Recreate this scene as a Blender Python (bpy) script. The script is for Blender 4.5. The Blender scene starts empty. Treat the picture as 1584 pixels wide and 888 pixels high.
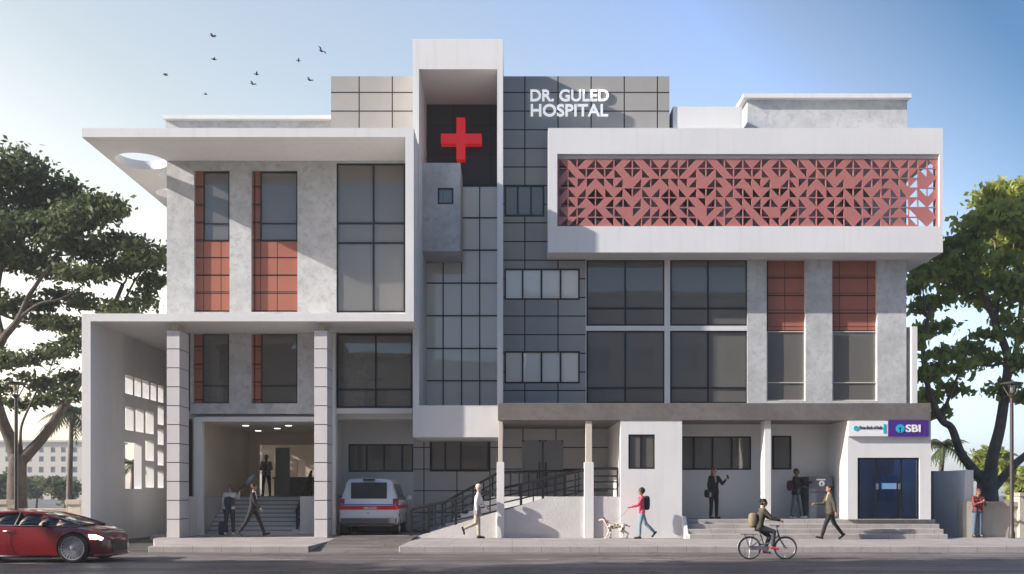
import bpy, bmesh, math, random
import numpy as np
from mathutils import Vector, Matrix, Euler
R = math.radians
random.seed(7); np.random.seed(7)
S = bpy.context.scene
COL = S.collection
F = 1540.0; VX = 792.0; VY = 764.0; CH = 1.61

# ---------------------------------------------------------------- survey helpers (photo measurement at a known distance -> metres)
def X(p, d): return (p - VX) * d / F
def Z(p, d): return CH + (VY - p) * d / F

# ---------------------------------------------------------------- scene, camera, sun, sky
W = bpy.data.worlds.new("World"); S.world = W; W.use_nodes = True
nt = W.node_tree; nt.nodes.clear()
SUN = Vector((-3.7, -1.0, 1.8)).normalized()
EL = math.asin(SUN.z); AZ = math.atan2(SUN.x, SUN.y)
sky = nt.nodes.new('ShaderNodeTexSky'); sky.sky_type = 'NISHITA'; sky.sun_disc = False
sky.sun_elevation = EL; sky.sun_rotation = AZ
sky.altitude = 20; sky.air_density = 1.0; sky.dust_density = 0.9; sky.ozone_density = 2.2
bg = nt.nodes.new('ShaderNodeBackground'); bg.inputs[1].default_value = SKY_STRENGTH = 0.14
wo = nt.nodes.new('ShaderNodeOutputWorld')

tcw = nt.nodes.new('ShaderNodeTexCoord'); dt = nt.nodes.new('ShaderNodeVectorMath'); dt.operation = 'DOT_PRODUCT'
dt.inputs[1].default_value = (-.78, .58, -.60); nt.links.new(tcw.outputs['Generated'], dt.inputs[0])
mr = nt.nodes.new('ShaderNodeMapRange'); mr.inputs[1].default_value = -0.5; mr.inputs[2].default_value = 1.0
nt.links.new(dt.outputs['Value'], mr.inputs[0])
cr_ = nt.nodes.new('ShaderNodeValToRGB'); el_ = cr_.color_ramp.elements        # milky air towards the sun, deeper blue away from it
for i_, (p_, c_) in enumerate([((p+.5)/1.5, c) for p, c in ((-.5, (.52, .60, .68)), (-.30, (.40, .54, .62)), (-.07, (.46, .60, .66)), (.06, (1.22, 1.06, .98)), (.13, (1.55, 1.36, 1.36)), (.32, (1.95, 1.5, 1.17)), (.55, (2.2, 1.55, 1.03)), (.68, (2.8, 1.85, 1.15)), (1.0, (3.0, 2.0, 1.4)))]):
    e_ = el_[i_] if i_ < 2 else el_.new(p_)
    e_.position = p_; e_.color = (*[v / 3.0 for v in c_], 1)
nt.links.new(mr.outputs[0], cr_.inputs[0])
vm = nt.nodes.new('ShaderNodeVectorMath'); vm.operation = 'MULTIPLY'; nt.links.new(sky.outputs[0], vm.inputs[0]); nt.links.new(cr_.outputs[0], vm.inputs[1])
vs_ = nt.nodes.new('ShaderNodeVectorMath'); vs_.operation = 'SCALE'; vs_.inputs['Scale'].default_value = 3.0; nt.links.new(vm.outputs[0], vs_.inputs[0])

sz_ = nt.nodes.new('ShaderNodeSeparateXYZ'); nt.links.new(tcw.outputs['Generated'], sz_.inputs[0])      # the lowest air is dimmer and cooler
m2 = nt.nodes.new('ShaderNodeMapRange'); m2.interpolation_type = 'SMOOTHSTEP'; m2.inputs[1].default_value = 0.0; m2.inputs[2].default_value = 0.20; nt.links.new(sz_.outputs[2], m2.inputs[0])
x2 = nt.nodes.new('ShaderNodeMix'); x2.data_type = 'RGBA'; x2.inputs[6].default_value = (.50, .60, .80, 1); x2.inputs[7].default_value = (1, 1, 1, 1); nt.links.new(m2.outputs[0], x2.inputs[0])
v3 = nt.nodes.new('ShaderNodeVectorMath'); v3.operation = 'MULTIPLY'; nt.links.new(vs_.outputs[0], v3.inputs[0]); nt.links.new(x2.outputs[2], v3.inputs[1])
nt.links.new(v3.outputs[0], bg.inputs[0]); nt.links.new(bg.outputs[0], wo.inputs[0])
ld = bpy.data.lights.new('sun', 'SUN'); ld.energy = 5.0; ld.angle = R(0.5); ld.color = (1.0, 0.95, 0.90)
lo = bpy.data.objects.new('sun', ld); COL.objects.link(lo)
lo.rotation_euler = SUN.to_track_quat('Z', 'Y').to_euler()
cd = bpy.data.cameras.new('camera'); cam = bpy.data.objects.new('camera', cd); COL.objects.link(cam)
cam.location = (0, 0, CH); cam.rotation_euler = (R(90), 0, 0)
cd.sensor_fit = 'HORIZONTAL'; cd.sensor_width = 36.0; cd.lens = 36.0 * F / 1584.0
cd.shift_y = (VY - 444.0) / 1584.0; cd.clip_start = 0.1; cd.clip_end = 6000
S.camera = cam
S.view_settings.view_transform = 'Standard'; S.view_settings.look = 'None'
S.view_settings.exposure = 0.76; S.view_settings.gamma = 1.0; S.view_settings.use_curve_mapping = False
S.render.engine = 'CYCLES'
S.cycles.use_denoising = True
S.cycles.max_bounces = 8; S.cycles.transparent_max_bounces = 16; S.cycles.volume_bounces = 0

# ---------------------------------------------------------------- materials
def nodes_of(name):
    m = bpy.data.materials.new(name); m.use_nodes = True
    t = m.node_tree; b = t.nodes['Principled BSDF']
    return m, t, b
def N(t, k, **kw):
    n = t.nodes.new(k)
    for a, v in kw.items(): setattr(n, a, v)
    return n
def math_node(t, op, a, b=None):
    n = N(t, 'ShaderNodeMath', operation=op)
    for i, v in enumerate((a, b)):
        if v is None: continue
        if isinstance(v, (int, float)): n.inputs[i].default_value = v
        else: t.links.new(v, n.inputs[i])
    return n.outputs[0]
def mixcol(t, f, a, b):
    n = N(t, 'ShaderNodeMix', data_type='RGBA')
    for s, v in ((n.inputs[0], f), (n.inputs[6], a), (n.inputs[7], b)):
        if isinstance(v, (int, float)): s.default_value = v
        elif isinstance(v, tuple): s.default_value = (*v[:3], 1)
        else: t.links.new(v, s)
    return n.outputs[2]
def noise(t, vec, scale, detail=4, rough=0.55):
    n = N(t, 'ShaderNodeTexNoise'); n.inputs['Scale'].default_value = scale
    n.inputs['Detail'].default_value = detail; n.inputs['Roughness'].default_value = rough
    if vec is not None: t.links.new(vec, n.inputs['Vector'])
    return n.outputs[0]
def ramp(t, v, lo, hi):
    n = N(t, 'ShaderNodeMapRange'); t.links.new(v, n.inputs[0])
    n.inputs[1].default_value = lo; n.inputs[2].default_value = hi
    return n.outputs[0]
def scale3(c, k): return tuple(min(1, max(0, x * k)) for x in c)
def bump(t, b, h, strength, dist=0.02):
    n = N(t, 'ShaderNodeBump'); n.inputs['Strength'].default_value = strength; n.inputs['Distance'].default_value = dist
    t.links.new(h, n.inputs['Height']); t.links.new(n.outputs[0], b.inputs['Normal'])

def M(name, col, rough=0.6, var=0.10, scale=2.5, bmp=0.0, metal=0.0, coat=0.0, fine=25.0, streak=0.0):
    m, t, b = nodes_of(name)
    tc = N(t, 'ShaderNodeTexCoord').outputs['Object']
    n1 = ramp(t, noise(t, tc, scale, 5), 0.32, 0.68)
    c = mixcol(t, n1, scale3(col, 1 - var), scale3(col, 1 + var))
    n2 = ramp(t, noise(t, tc, fine, 3), 0.3, 0.7)
    c = mixcol(t, math_node(t, 'MULTIPLY', n2, 0.5), c, scale3(col, 1 - var * 0.5))
    if streak:
        mp = N(t, 'ShaderNodeMapping'); t.links.new(tc, mp.inputs[0]); mp.inputs['Scale'].default_value = (3.0, 3.0, 0.18)
        s = ramp(t, noise(t, mp.outputs[0], 1.6, 4), 0.52, 0.8)
        c = mixcol(t, math_node(t, 'MULTIPLY', s, streak), c, scale3(col, 0.55))
    t.links.new(c, b.inputs['Base Color'])
    b.inputs['Roughness'].default_value = rough; b.inputs['Metallic'].default_value = metal
    if coat: b.inputs['Coat Weight'].default_value = coat; b.inputs['Coat Roughness'].default_value = 0.05
    if bmp: bump(t, b, n2, bmp)
    return m

def concrete(name, col, dark=0.62):
    m, t, b = nodes_of(name)
    tc = N(t, 'ShaderNodeTexCoord').outputs['Object']
    a = ramp(t, noise(t, tc, 1.1, 8, 0.7), 0.38, 0.62)
    c = mixcol(t, a, scale3(col, 0.78), scale3(col, 1.10))
    f = ramp(t, noise(t, tc, 4.2, 6, 0.65), 0.50, 0.66)
    c = mixcol(t, math_node(t, 'MULTIPLY', f, 0.75), c, scale3(col, dark))
    f3 = ramp(t, noise(t, tc, 7.5, 5, 0.6), 0.56, 0.72)
    c = mixcol(t, math_node(t, 'MULTIPLY', f3, 0.45), c, scale3(col, 1.22))
    g = ramp(t, noise(t, tc, 24, 3), 0.35, 0.65)
    c = mixcol(t, math_node(t, 'MULTIPLY', g, 0.30), c, scale3(col, 1.2))
    t.links.new(c, b.inputs['Base Color']); b.inputs['Roughness'].default_value = 0.75
    bump(t, b, g, 0.25, 0.01)
    return m

def tiles(name, col, sx, sz, ox, oz, joint=(0.03, 0.03, 0.035), lw=0.022, rough=0.45, var=0.07):
    m, t, b = nodes_of(name)
    tc = N(t, 'ShaderNodeTexCoord').outputs['Object']
    sp = N(t, 'ShaderNodeSeparateXYZ'); t.links.new(tc, sp.inputs[0])
    u = math_node(t, 'DIVIDE', math_node(t, 'SUBTRACT', sp.outputs[0], ox), sx)
    v = math_node(t, 'DIVIDE', math_node(t, 'SUBTRACT', sp.outputs[2], oz), sz)
    lu = math_node(t, 'LESS_THAN', math_node(t, 'FRACT', u), lw * 1.9 / sx)
    lv = math_node(t, 'LESS_THAN', math_node(t, 'FRACT', v), lw * 1.9 / sz)
    line = math_node(t, 'MAXIMUM', lu, lv)
    cb = N(t, 'ShaderNodeCombineXYZ')
    t.links.new(math_node(t, 'FLOOR', u), cb.inputs[0]); t.links.new(math_node(t, 'FLOOR', v), cb.inputs[1])
    wn = N(t, 'ShaderNodeTexWhiteNoise'); t.links.new(cb.outputs[0], wn.inputs[0])
    n1 = ramp(t, noise(t, tc, 1.3, 6, 0.65), 0.35, 0.65)
    k = math_node(t, 'ADD', math_node(t, 'MULTIPLY', wn.outputs[0], 0.5), math_node(t, 'MULTIPLY', n1, 0.5))
    c = mixcol(t, k, scale3(col, 1 - var), scale3(col, 1 + var))
    c = mixcol(t, line, c, joint)
    t.links.new(c, b.inputs['Base Color']); b.inputs['Roughness'].default_value = rough; b.inputs['Specular IOR Level'].default_value = 0.12
    bump(t, b, math_node(t, 'SUBTRACT', 1.0, line), 0.6, 0.015)
    return m

def glass(name, tint=(0.45, 0.48, 0.5), refl=0.12, film=0.0, filmcol=(0.3, 0.31, 0.32)):
    m, t, b = nodes_of(name); t.nodes.remove(b)
    out = t.nodes['Material Output']
    tr = N(t, 'ShaderNodeBsdfTransparent'); tr.inputs[0].default_value = (*tint, 1)
    gl = N(t, 'ShaderNodeBsdfGlossy'); gl.inputs[0].default_value = (0.92, 0.90, 0.84, 1); gl.inputs['Roughness'].default_value = 0.015
    tc = N(t, 'ShaderNodeTexCoord').outputs['Object']
    bp = N(t, 'ShaderNodeBump'); bp.inputs['Strength'].default_value = 0.06; bp.inputs['Distance'].default_value = 0.05
    t.links.new(noise(t, tc, 0.7, 2), bp.inputs['Height']); t.links.new(bp.outputs[0], gl.inputs['Normal'])
    fr = N(t, 'ShaderNodeFresnel'); fr.inputs[0].default_value = 1.5
    f = math_node(t, 'ADD', fr.outputs[0], refl)
    a = tr.outputs[0]
    if film:
        df = N(t, 'ShaderNodeBsdfDiffuse'); df.inputs[0].default_value = (*filmcol, 1)
        mx0 = N(t, 'ShaderNodeMixShader'); mx0.inputs[0].default_value = film
        t.links.new(a, mx0.inputs[1]); t.links.new(df.outputs[0], mx0.inputs[2]); a = mx0.outputs[0]
    mx = N(t, 'ShaderNodeMixShader'); t.links.new(f, mx.inputs[0])
    t.links.new(a, mx.inputs[1]); t.links.new(gl.outputs[0], mx.inputs[2])
    t.links.new(mx.outputs[0], out.inputs[0])
    return m

def emit(name, col, strength):
    m, t, b = nodes_of(name)
    b.inputs['Base Color'].default_value = (*col, 1); b.inputs['Emission Color'].default_value = (*col, 1)
    b.inputs['Emission Strength'].default_value = strength
    return m

MT = {}
MT['white'] = M('white_plaster', (0.705, 0.698, 0.682), 0.6, 0.04, 0.6, 0.10, streak=0.22)
MT['white_in'] = M('interior_plaster', (0.62, 0.60, 0.57), 0.7, 0.05, 1.0)
MT['room'] = M('room_paint', (0.66, 0.65, 0.62), 0.7, 0.12, 0.5)
MT['beige'] = M('beige_paint', (0.58, 0.52, 0.43), 0.6, 0.06, 1.0)
MT['concrete'] = concrete('grey_concrete', (0.505, 0.507, 0.50))
MT['concrete_dark'] = concrete('brown_concrete', (0.155, 0.14, 0.13), 0.7)
MT['plinth'] = M('ramp_stone', (0.60, 0.57, 0.55), 0.75, 0.10, 1.3, 0.3, streak=0.15)
MT['grey'] = M('grey_blue_paint', (0.57, 0.572, 0.565), 0.6, 0.06, 0.7)
MT['grey_low'] = M('dark_grey_paint', (0.24, 0.245, 0.26), 0.6, 0.06, 0.7)
MT['tile'] = tiles('grey_cladding', (0.355, 0.342, 0.322), 1.165, 0.655, X(811, 35) , Z(144, 35))
MT['tile_low'] = tiles('grey_wall_tile', (0.50, 0.495, 0.485), 1.22, 0.80, X(655, 36.8), Z(693, 36.8), lw=0.02)
MT['tile_dark'] = tiles('charcoal_cladding', (0.045, 0.043, 0.045), 1.4, 1.1, X(700, 36.8), Z(287, 36.8), joint=(0.03, 0.03, 0.03))
MT['red'] = tiles('terracotta_panel', (0.36, 0.138, 0.095), 9, 0.62, 0, Z(482, 34.75), joint=(0.05, 0.03, 0.03), var=0.05)
MT['screen'] = M('terracotta_screen', (0.42, 0.15, 0.135), 0.6, 0.06, 1.5)
MT['block'] = M('cast_block', (0.60, 0.575, 0.565), .7, .06, .8, .15, streak=.2)
MT['black'] = M('black_metal', (0.007, 0.007, 0.008), 0.45, 0.1, 3)
MT['glass'] = glass('window_glass', (0.42, 0.43, 0.43), 0.05, 0.44, (0.31, 0.292, 0.268))
MT['glass_clear'] = glass('clear_glass', (0.66, 0.67, 0.66), 0.06, 0.30, (0.42, 0.39, 0.35))
MT['glass_tower'] = glass('tower_glass', (0.50, 0.52, 0.53), 0.05, 0.92, (0.90, 0.83, 0.72))
MT['glass_frost'] = glass('frosted_glass', (0.3, 0.3, 0.31), 0.06, 0.85, (0.36, 0.36, 0.38))
MT['glass_door'] = glass('entrance_glass', (0.82, 0.84, 0.86), 0.05)
MT['metal'] = M('brushed_metal', (0.5, 0.5, 0.5), 0.35, 0.05, 5, metal=0.9)

# ---------------------------------------------------------------- mesh builder
class MB:
    def __init__(s): s.v = []; s.f = []; s.mi = []
    def add(s, vs, fs, mi=0):
        o = len(s.v); s.v += [tuple(p) for p in vs]
        for f in fs: s.f.append(tuple(i + o for i in f)); s.mi.append(mi)
        return s
    def box(s, x0, x1, y0, y1, z0, z1, mi=0):
        x0, x1 = sorted((x0, x1)); y0, y1 = sorted((y0, y1)); z0, z1 = sorted((z0, z1))
        vs = [(x0,y0,z0),(x1,y0,z0),(x1,y1,z0),(x0,y1,z0),(x0,y0,z1),(x1,y0,z1),(x1,y1,z1),(x0,y1,z1)]
        return s.add(vs, [(0,3,2,1),(4,5,6,7),(0,1,5,4),(1,2,6,5),(2,3,7,6),(3,0,4,7)], mi)
    def pbox(s, a, b, t, bt, d0, d1, mi=0):      # front face measured at distance d0, body runs back to d1
        return s.box(X(a, d0), X(b, d0), d0, d1, Z(bt, d0), Z(t, d0), mi)
    def prism_y(s, poly, y0, y1, mi=0):          # polygon in x,z extruded along y
        n = len(poly)
        vs = [(x, y0, z) for x, z in poly] + [(x, y1, z) for x, z in poly]
        a = sum(poly[i][0]*poly[(i+1)%n][1]-poly[(i+1)%n][0]*poly[i][1] for i in range(n))
        fs = [tuple(range(n)), tuple(range(2*n-1, n-1, -1))] + [(i, i+n, (i+1)%n+n, (i+1)%n) for i in range(n)]
        if a < 0: fs = [tuple(reversed(f)) for f in fs]
        return s.add(vs, fs, mi)
    def prism_x(s, poly, x0, x1, mi=0):          # polygon in y,z extruded along x
        n = len(poly)
        vs = [(x0, y, z) for y, z in poly] + [(x1, y, z) for y, z in poly]
        a = sum(poly[i][0]*poly[(i+1)%n][1]-poly[(i+1)%n][0]*poly[i][1] for i in range(n))
        fs = [tuple(reversed(range(n))), tuple(range(n, 2*n))] + [(i, (i+1)%n, (i+1)%n+n, i+n) for i in range(n)]
        if a < 0: fs = [tuple(reversed(f)) for f in fs]
        return s.add(vs, fs, mi)
    def prism_z(s, poly, z0, z1, mi=0):
        n = len(poly)
        vs = [(x, y, z0) for x, y in poly] + [(x, y, z1) for x, y in poly]
        a = sum(poly[i][0]*poly[(i+1)%n][1]-poly[(i+1)%n][0]*poly[i][1] for i in range(n))
        fs = [tuple(reversed(range(n))), tuple(range(n, 2*n))] + [(i, (i+1)%n, (i+1)%n+n, i+n) for i in range(n)]
        if a < 0: fs = [tuple(reversed(f)) for f in fs]
        return s.add(vs, fs, mi)
    def grid(s, rects, holes, y0, y1, mi=0):     # rects / holes in x0,x1,z0,z1 -> one clean solid slab with openings
        xs = sorted({round(v, 5) for r in rects + holes for v in r[:2]})
        zs = sorted({round(v, 5) for r in rects + holes for v in r[2:]})
        def inn(r, x, z): return r[0] < x < r[1] and r[2] < z < r[3]
        nx, nz = len(xs)-1, len(zs)-1
        fill = [[False]*nz for _ in range(nx)]
        for i in range(nx):
            for j in range(nz):
                x = (xs[i]+xs[i+1])/2; z = (zs[j]+zs[j+1])/2
                fill[i][j] = any(inn(r, x, z) for r in rects) and not any(inn(h, x, z) for h in holes)
        idx = {}
        def V(i, j, k):
            key = (i, j, k)
            if key not in idx:
                idx[key] = len(s.v); s.v.append((xs[i], (y0, y1)[k], zs[j]))
            return idx[key]
        def Fc(*q): s.f.append(q); s.mi.append(mi)
        g = lambda i, j: 0 <= i < nx and 0 <= j < nz and fill[i][j]
        for i in range(nx):
            for j in range(nz):
                if not fill[i][j]: continue
                Fc(V(i,j,0), V(i+1,j,0), V(i+1,j+1,0), V(i,j+1,0))
                Fc(V(i,j,1), V(i,j+1,1), V(i+1,j+1,1), V(i+1,j,1))
                if not g(i-1, j): Fc(V(i,j,0), V(i,j+1,0), V(i,j+1,1), V(i,j,1))
                if not g(i+1, j): Fc(V(i+1,j,0), V(i+1,j,1), V(i+1,j+1,1), V(i+1,j+1,0))
                if not g(i, j-1): Fc(V(i,j,0), V(i,j,1), V(i+1,j,1), V(i+1,j,0))
                if not g(i, j+1): Fc(V(i,j+1,0), V(i+1,j+1,0), V(i+1,j+1,1), V(i,j+1,1))
        return s
    def tube(s, pts, rad, n=8, mi=0, closed=False):
        pts = [Vector(p) for p in pts]; m = len(pts)
        rad = rad if isinstance(rad, (list, tuple)) else [rad]*m
        up = None; rings = []
        for i, p in enumerate(pts):
            if closed: t = pts[(i+1) % m] - pts[i-1]
            else: t = pts[min(i+1, m-1)] - pts[max(i-1, 0)]
            t.normalize()
            if up is None:
                up = Vector((0,0,1)) if abs(t.z) < 0.9 else Vector((1,0,0))
            a = (up - t*up.dot(t)); a = a.normalized() if a.length > 1e-6 else t.orthogonal().normalized()
            up = a; b = t.cross(a)
            rings.append([p + (a*math.cos(2*math.pi*k/n) + b*math.sin(2*math.pi*k/n))*rad[i] for k in range(n)])
        o = len(s.v)
        for r in rings: s.v += [tuple(q) for q in r]
        for i in range(m if closed else m-1):
            j = (i+1) % m
            for k in range(n):
                s.f.append((o+i*n+k, o+i*n+(k+1)%n, o+j*n+(k+1)%n, o+j*n+k)); s.mi.append(mi)
        if not closed:
            s.f.append(tuple(o+k for k in reversed(range(n)))); s.mi.append(mi)
            s.f.append(tuple(o+(m-1)*n+k for k in range(n))); s.mi.append(mi)
        return s
    def lathe(s, prof, c, axis='z', n=24, mi=0, a0=0, a1=2*math.pi):  # prof: (radius, along)
        o = len(s.v); m = len(prof); c = Vector(c); full = abs(a1-a0-2*math.pi) < 1e-6; nn = n if full else n+1
        for r, h in prof:
            for k in range(nn):
                a = a0 + (a1-a0)*k/n
                x, y = r*math.cos(a), r*math.sin(a)
                p = {'z': (x, y, h), 'y': (x, h, y), 'x': (h, x, y)}[axis]
                s.v.append(tuple(c + Vector(p)))
        for i in range(m-1):
            for k in range(n):
                k2 = (k+1) % nn
                s.f.append((o+i*nn+k, o+i*nn+k2, o+(i+1)*nn+k2, o+(i+1)*nn+k)); s.mi.append(mi)
        return s
    def capsule(s, a, b, r1, r2, n=10, mi=0):
        a = Vector(a); b = Vector(b); t = b - a; L = t.length
        t = t/L if L > 1e-6 else Vector((0,0,1))
        u = t.orthogonal().normalized(); w = t.cross(u)
        o = len(s.v); prof = []
        for i in range(1, 4): q = math.pi/2*i/4; prof.append((a - t*r1*math.cos(q), r1*math.sin(q)))
        prof += [(a, r1), (b, r2)]
        for i in range(3, 0, -1): q = math.pi/2*i/4; prof.append((b + t*r2*math.cos(q), r2*math.sin(q)))
        for c, r in prof:
            for k in range(n):
                an = 2*math.pi*k/n; s.v.append(tuple(c + (u*math.cos(an)+w*math.sin(an))*r))
        m = len(prof); lo_ = len(s.v); s.v.append(tuple(a - t*r1)); s.v.append(tuple(b + t*r2))
        for i in range(m-1):
            for k in range(n): s.f.append((o+i*n+k, o+i*n+(k+1)%n, o+(i+1)*n+(k+1)%n, o+(i+1)*n+k)); s.mi.append(mi)
        for k in range(n):
            s.f.append((lo_, o+(k+1)%n, o+k)); s.mi.append(mi)
            s.f.append((lo_+1, o+(m-1)*n+k, o+(m-1)*n+(k+1)%n)); s.mi.append(mi)
        return s
    def ell(s, c, r, n=14, m=9, rot=None, mi=0):
        o = len(s.v); c = Vector(c)
        rm = Euler(rot).to_matrix() if rot else Matrix.Identity(3)
        pts = []
        for i in range(1, m):
            th = math.pi*i/m
            for k in range(n):
                ph = 2*math.pi*k/n
                pts.append(Vector((r[0]*math.sin(th)*math.cos(ph), r[1]*math.sin(th)*math.sin(ph), r[2]*math.cos(th))))
        pts += [Vector((0,0,r[2])), Vector((0,0,-r[2]))]
        s.v += [tuple(c + rm@p) for p in pts]
        for i in range(m-2):
            for k in range(n): s.f.append((o+i*n+k, o+(i+1)*n+k, o+(i+1)*n+(k+1)%n, o+i*n+(k+1)%n)); s.mi.append(mi)
        T = o+(m-1)*n
        for k in range(n):
            s.f.append((T, o+k, o+(k+1)%n)); s.mi.append(mi)
            s.f.append((T+1, o+(m-2)*n+(k+1)%n, o+(m-2)*n+k)); s.mi.append(mi)
        return s
    def mesh(s, name):
        me = bpy.data.meshes.new(name); me.from_pydata(s.v, [], s.f)
        if any(s.mi): me.polygons.foreach_set('material_index', s.mi)
        me.update(); return me
    def build(s, name, m, parent=None, smooth=False, bevel=0.0, local=False):
        me = s.mesh(name)
        return link(name, me, m, parent, smooth, bevel, local)

def link(name, me, m, parent=None, smooth=False, bevel=0.0, local=False):
    o = bpy.data.objects.new(name, me); COL.objects.link(o)
    for q in (m if isinstance(m, (list, tuple)) else [m]): me.materials.append(q)
    if smooth is True:
        me.polygons.foreach_set('use_smooth', [True]*len(me.polygons))
    elif smooth:
        me.polygons.foreach_set('use_smooth', [True]*len(me.polygons))
        try: me.set_sharp_from_angle(angle=R(smooth))
        except Exception: pass
    if parent is not None:
        o.parent = parent
        if not local and parent.type == 'EMPTY': o.matrix_parent_inverse = Matrix.Translation(parent.location).inverted()
    if bevel:
        b = o.modifiers.new('bevel', 'BEVEL'); b.width = bevel; b.segments = 2; b.limit_method = 'ANGLE'; b.angle_limit = R(50)
    return o
def tag(o, label=None, cat=None, group=None, kind=None):
    for k, v in (('label', label), ('category', cat), ('group', group), ('kind', kind)):
        if v: o[k] = v
    return o
def thing(name, label, cat, loc=(0,0,0), group=None, rotz=0.0):
    o = bpy.data.objects.new(name, None); COL.objects.link(o); o.location = loc; o.rotation_euler = (0,0,rotz)
    o.empty_display_size = 0.2
    return tag(o, label, cat, group)
def dup(root, loc, label, rotz=None):
    r = root.copy(); COL.objects.link(r); r.location = loc; r['label'] = label
    if rotz is not None: r.rotation_euler = (0, 0, rotz)
    for ch in list(root.children):
        c = ch.copy(); COL.objects.link(c); c.parent = r
        for g in list(ch.children):
            e = g.copy(); COL.objects.link(e); e.parent = c
    return r
def remeshed(mb, voxel, smooth_it=2):
    me = mb.mesh('tmp'); o = bpy.data.objects.new('tmp', me); COL.objects.link(o)
    r = o.modifiers.new('r', 'REMESH'); r.mode = 'VOXEL'; r.voxel_size = voxel
    if smooth_it:
        k = o.modifiers.new('s', 'SMOOTH'); k.factor = 0.5; k.iterations = smooth_it
    dg = bpy.context.evaluated_depsgraph_get(); dg.update()
    out = bpy.data.meshes.new_from_object(o.evaluated_get(dg))
    bpy.data.objects.remove(o); bpy.data.meshes.remove(me)
    out.materials.clear()
    return out
def text_mesh(txt, x0, x1, z0, z1, y, depth=0.05, bold=0.0, spacing=1.0):  # lettering fitted into a rectangle, facing the street
    c = bpy.data.curves.new('t', 'FONT'); c.body = txt; c.size = 1; c.extrude = 0.1; c.offset = bold; c.space_character = spacing
    c.resolution_u = 6
    o = bpy.data.objects.new('t', c); COL.objects.link(o)
    dg = bpy.context.evaluated_depsgraph_get(); dg.update()
    me = bpy.data.meshes.new_from_object(o.evaluated_get(dg))
    bpy.data.objects.remove(o)
    n = len(me.vertices); a = np.empty(n*3); me.vertices.foreach_get('co', a); a = a.reshape(-1, 3)
    lo_, hi = a.min(0), a.max(0)
    b = np.empty_like(a)
    b[:,0] = x0 + (a[:,0]-lo_[0])/(hi[0]-lo_[0])*(x1-x0)
    b[:,2] = z0 + (a[:,1]-lo_[1])/(hi[1]-lo_[1])*(z1-z0)
    b[:,1] = y - (a[:,2]-lo_[2])/(hi[2]-lo_[2])*depth
    me.vertices.foreach_set('co', b.ravel()); me.update(); me.materials.clear()
    return me
# ================================================================ SETTING: ground, road, pavement
dA, dB, dT, dTb, dR, dG, dS, dW = 32.3, 34.6, 33.75, 36.8, 33.95, 35.0, 32.5, 36.8
KY = 27.4; PZ = 0.17
def asphalt(name, a, b):
    m, t, bs = nodes_of(name)
    tc = N(t, 'ShaderNodeTexCoord').outputs['Object']
    c = mixcol(t, ramp(t, noise(t, tc, 0.35, 6, 0.6), 0.35, 0.65), a, b)
    c = mixcol(t, math_node(t, 'MULTIPLY', ramp(t, noise(t, tc, 60, 2), 0.4, 0.75), 0.5), c, scale3(b, 1.5))
    mp = N(t, 'ShaderNodeMapping'); t.links.new(tc, mp.inputs[0]); mp.inputs['Scale'].default_value = (0.10, 1.1, 1)
    c = mixcol(t, math_node(t, 'MULTIPLY', ramp(t, noise(t, mp.outputs[0], 1.2, 5), 0.48, 0.62), 0.72), c, scale3(a, 0.62))  # long dark streaks in the colour stand in for tree shadows
    t.links.new(c, bs.inputs['Base Color'])
    t.links.new(math_node(t, 'ADD', 0.45, math_node(t, 'MULTIPLY', ramp(t, noise(t, mp.outputs[0], 0.8, 3), 0.4, 0.62), 0.35)), bs.inputs['Roughness'])
    c = mixcol(t, math_node(t, 'MULTIPLY', ramp(t, noise(t, tc, 1.7, 6, 0.7), 0.42, 0.62), 0.38), c, scale3(a, 0.72))
    vo = N(t, 'ShaderNodeTexVoronoi', feature='DISTANCE_TO_EDGE'); vo.inputs['Scale'].default_value = 0.42; wv = N(t, 'ShaderNodeVectorMath', operation='ADD'); t.links.new(tc, wv.inputs[0])
    nn = N(t, 'ShaderNodeTexNoise'); nn.inputs['Scale'].default_value = 1.6; t.links.new(tc, nn.inputs['Vector']); t.links.new(nn.outputs['Color'], wv.inputs[1]); t.links.new(wv.outputs[0], vo.inputs['Vector'])
    ck = math_node(t, 'MULTIPLY', math_node(t, 'LESS_THAN', vo.outputs['Distance'], 0.012), math_node(t, 'GREATER_THAN', noise(t, tc, 0.22, 2), 0.5))
    c = mixcol(t, math_node(t, 'MULTIPLY', ck, 0.7), c, scale3(a, 0.35)); t.links.new(c, bs.inputs['Base Color'])
    bump(t, bs, noise(t, tc, 90, 2), 0.35, 0.01)
    return m
MT['road'] = asphalt('asphalt', (0.10, 0.084, 0.080), (0.20, 0.173, 0.166))
MT['ground'] = asphalt('packed_ground', (0.055, 0.052, 0.048), (0.085, 0.08, 0.072))
def paver(name, col, sx, sy):
    m, t, b = nodes_of(name)
    tc = N(t, 'ShaderNodeTexCoord').outputs['Object']
    sp = N(t, 'ShaderNodeSeparateXYZ'); t.links.new(tc, sp.inputs[0])
    lu = math_node(t, 'LESS_THAN', math_node(t, 'FRACT', math_node(t, 'DIVIDE', sp.outputs[0], sx)), 0.014/sx)
    lv = math_node(t, 'LESS_THAN', math_node(t, 'FRACT', math_node(t, 'DIVIDE', sp.outputs[1], sy)), 0.018/sy)
    c = mixcol(t, ramp(t, noise(t, tc, 0.8, 6, 0.65), 0.35, 0.65), scale3(col, 0.82), scale3(col, 1.12))
    c = mixcol(t, math_node(t, 'MULTIPLY', ramp(t, noise(t, tc, 14, 4), 0.45, 0.7), 0.4), c, scale3(col, 0.72))
    c = mixcol(t, math_node(t, 'MULTIPLY', math_node(t, 'MAXIMUM', lu, lv), 0.75), c, scale3(col, 0.35))
    t.links.new(c, b.inputs['Base Color']); b.inputs['Roughness'].default_value = 0.8
    bump(t, b, noise(t, tc, 40, 2), 0.2, 0.01)
    return m
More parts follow.
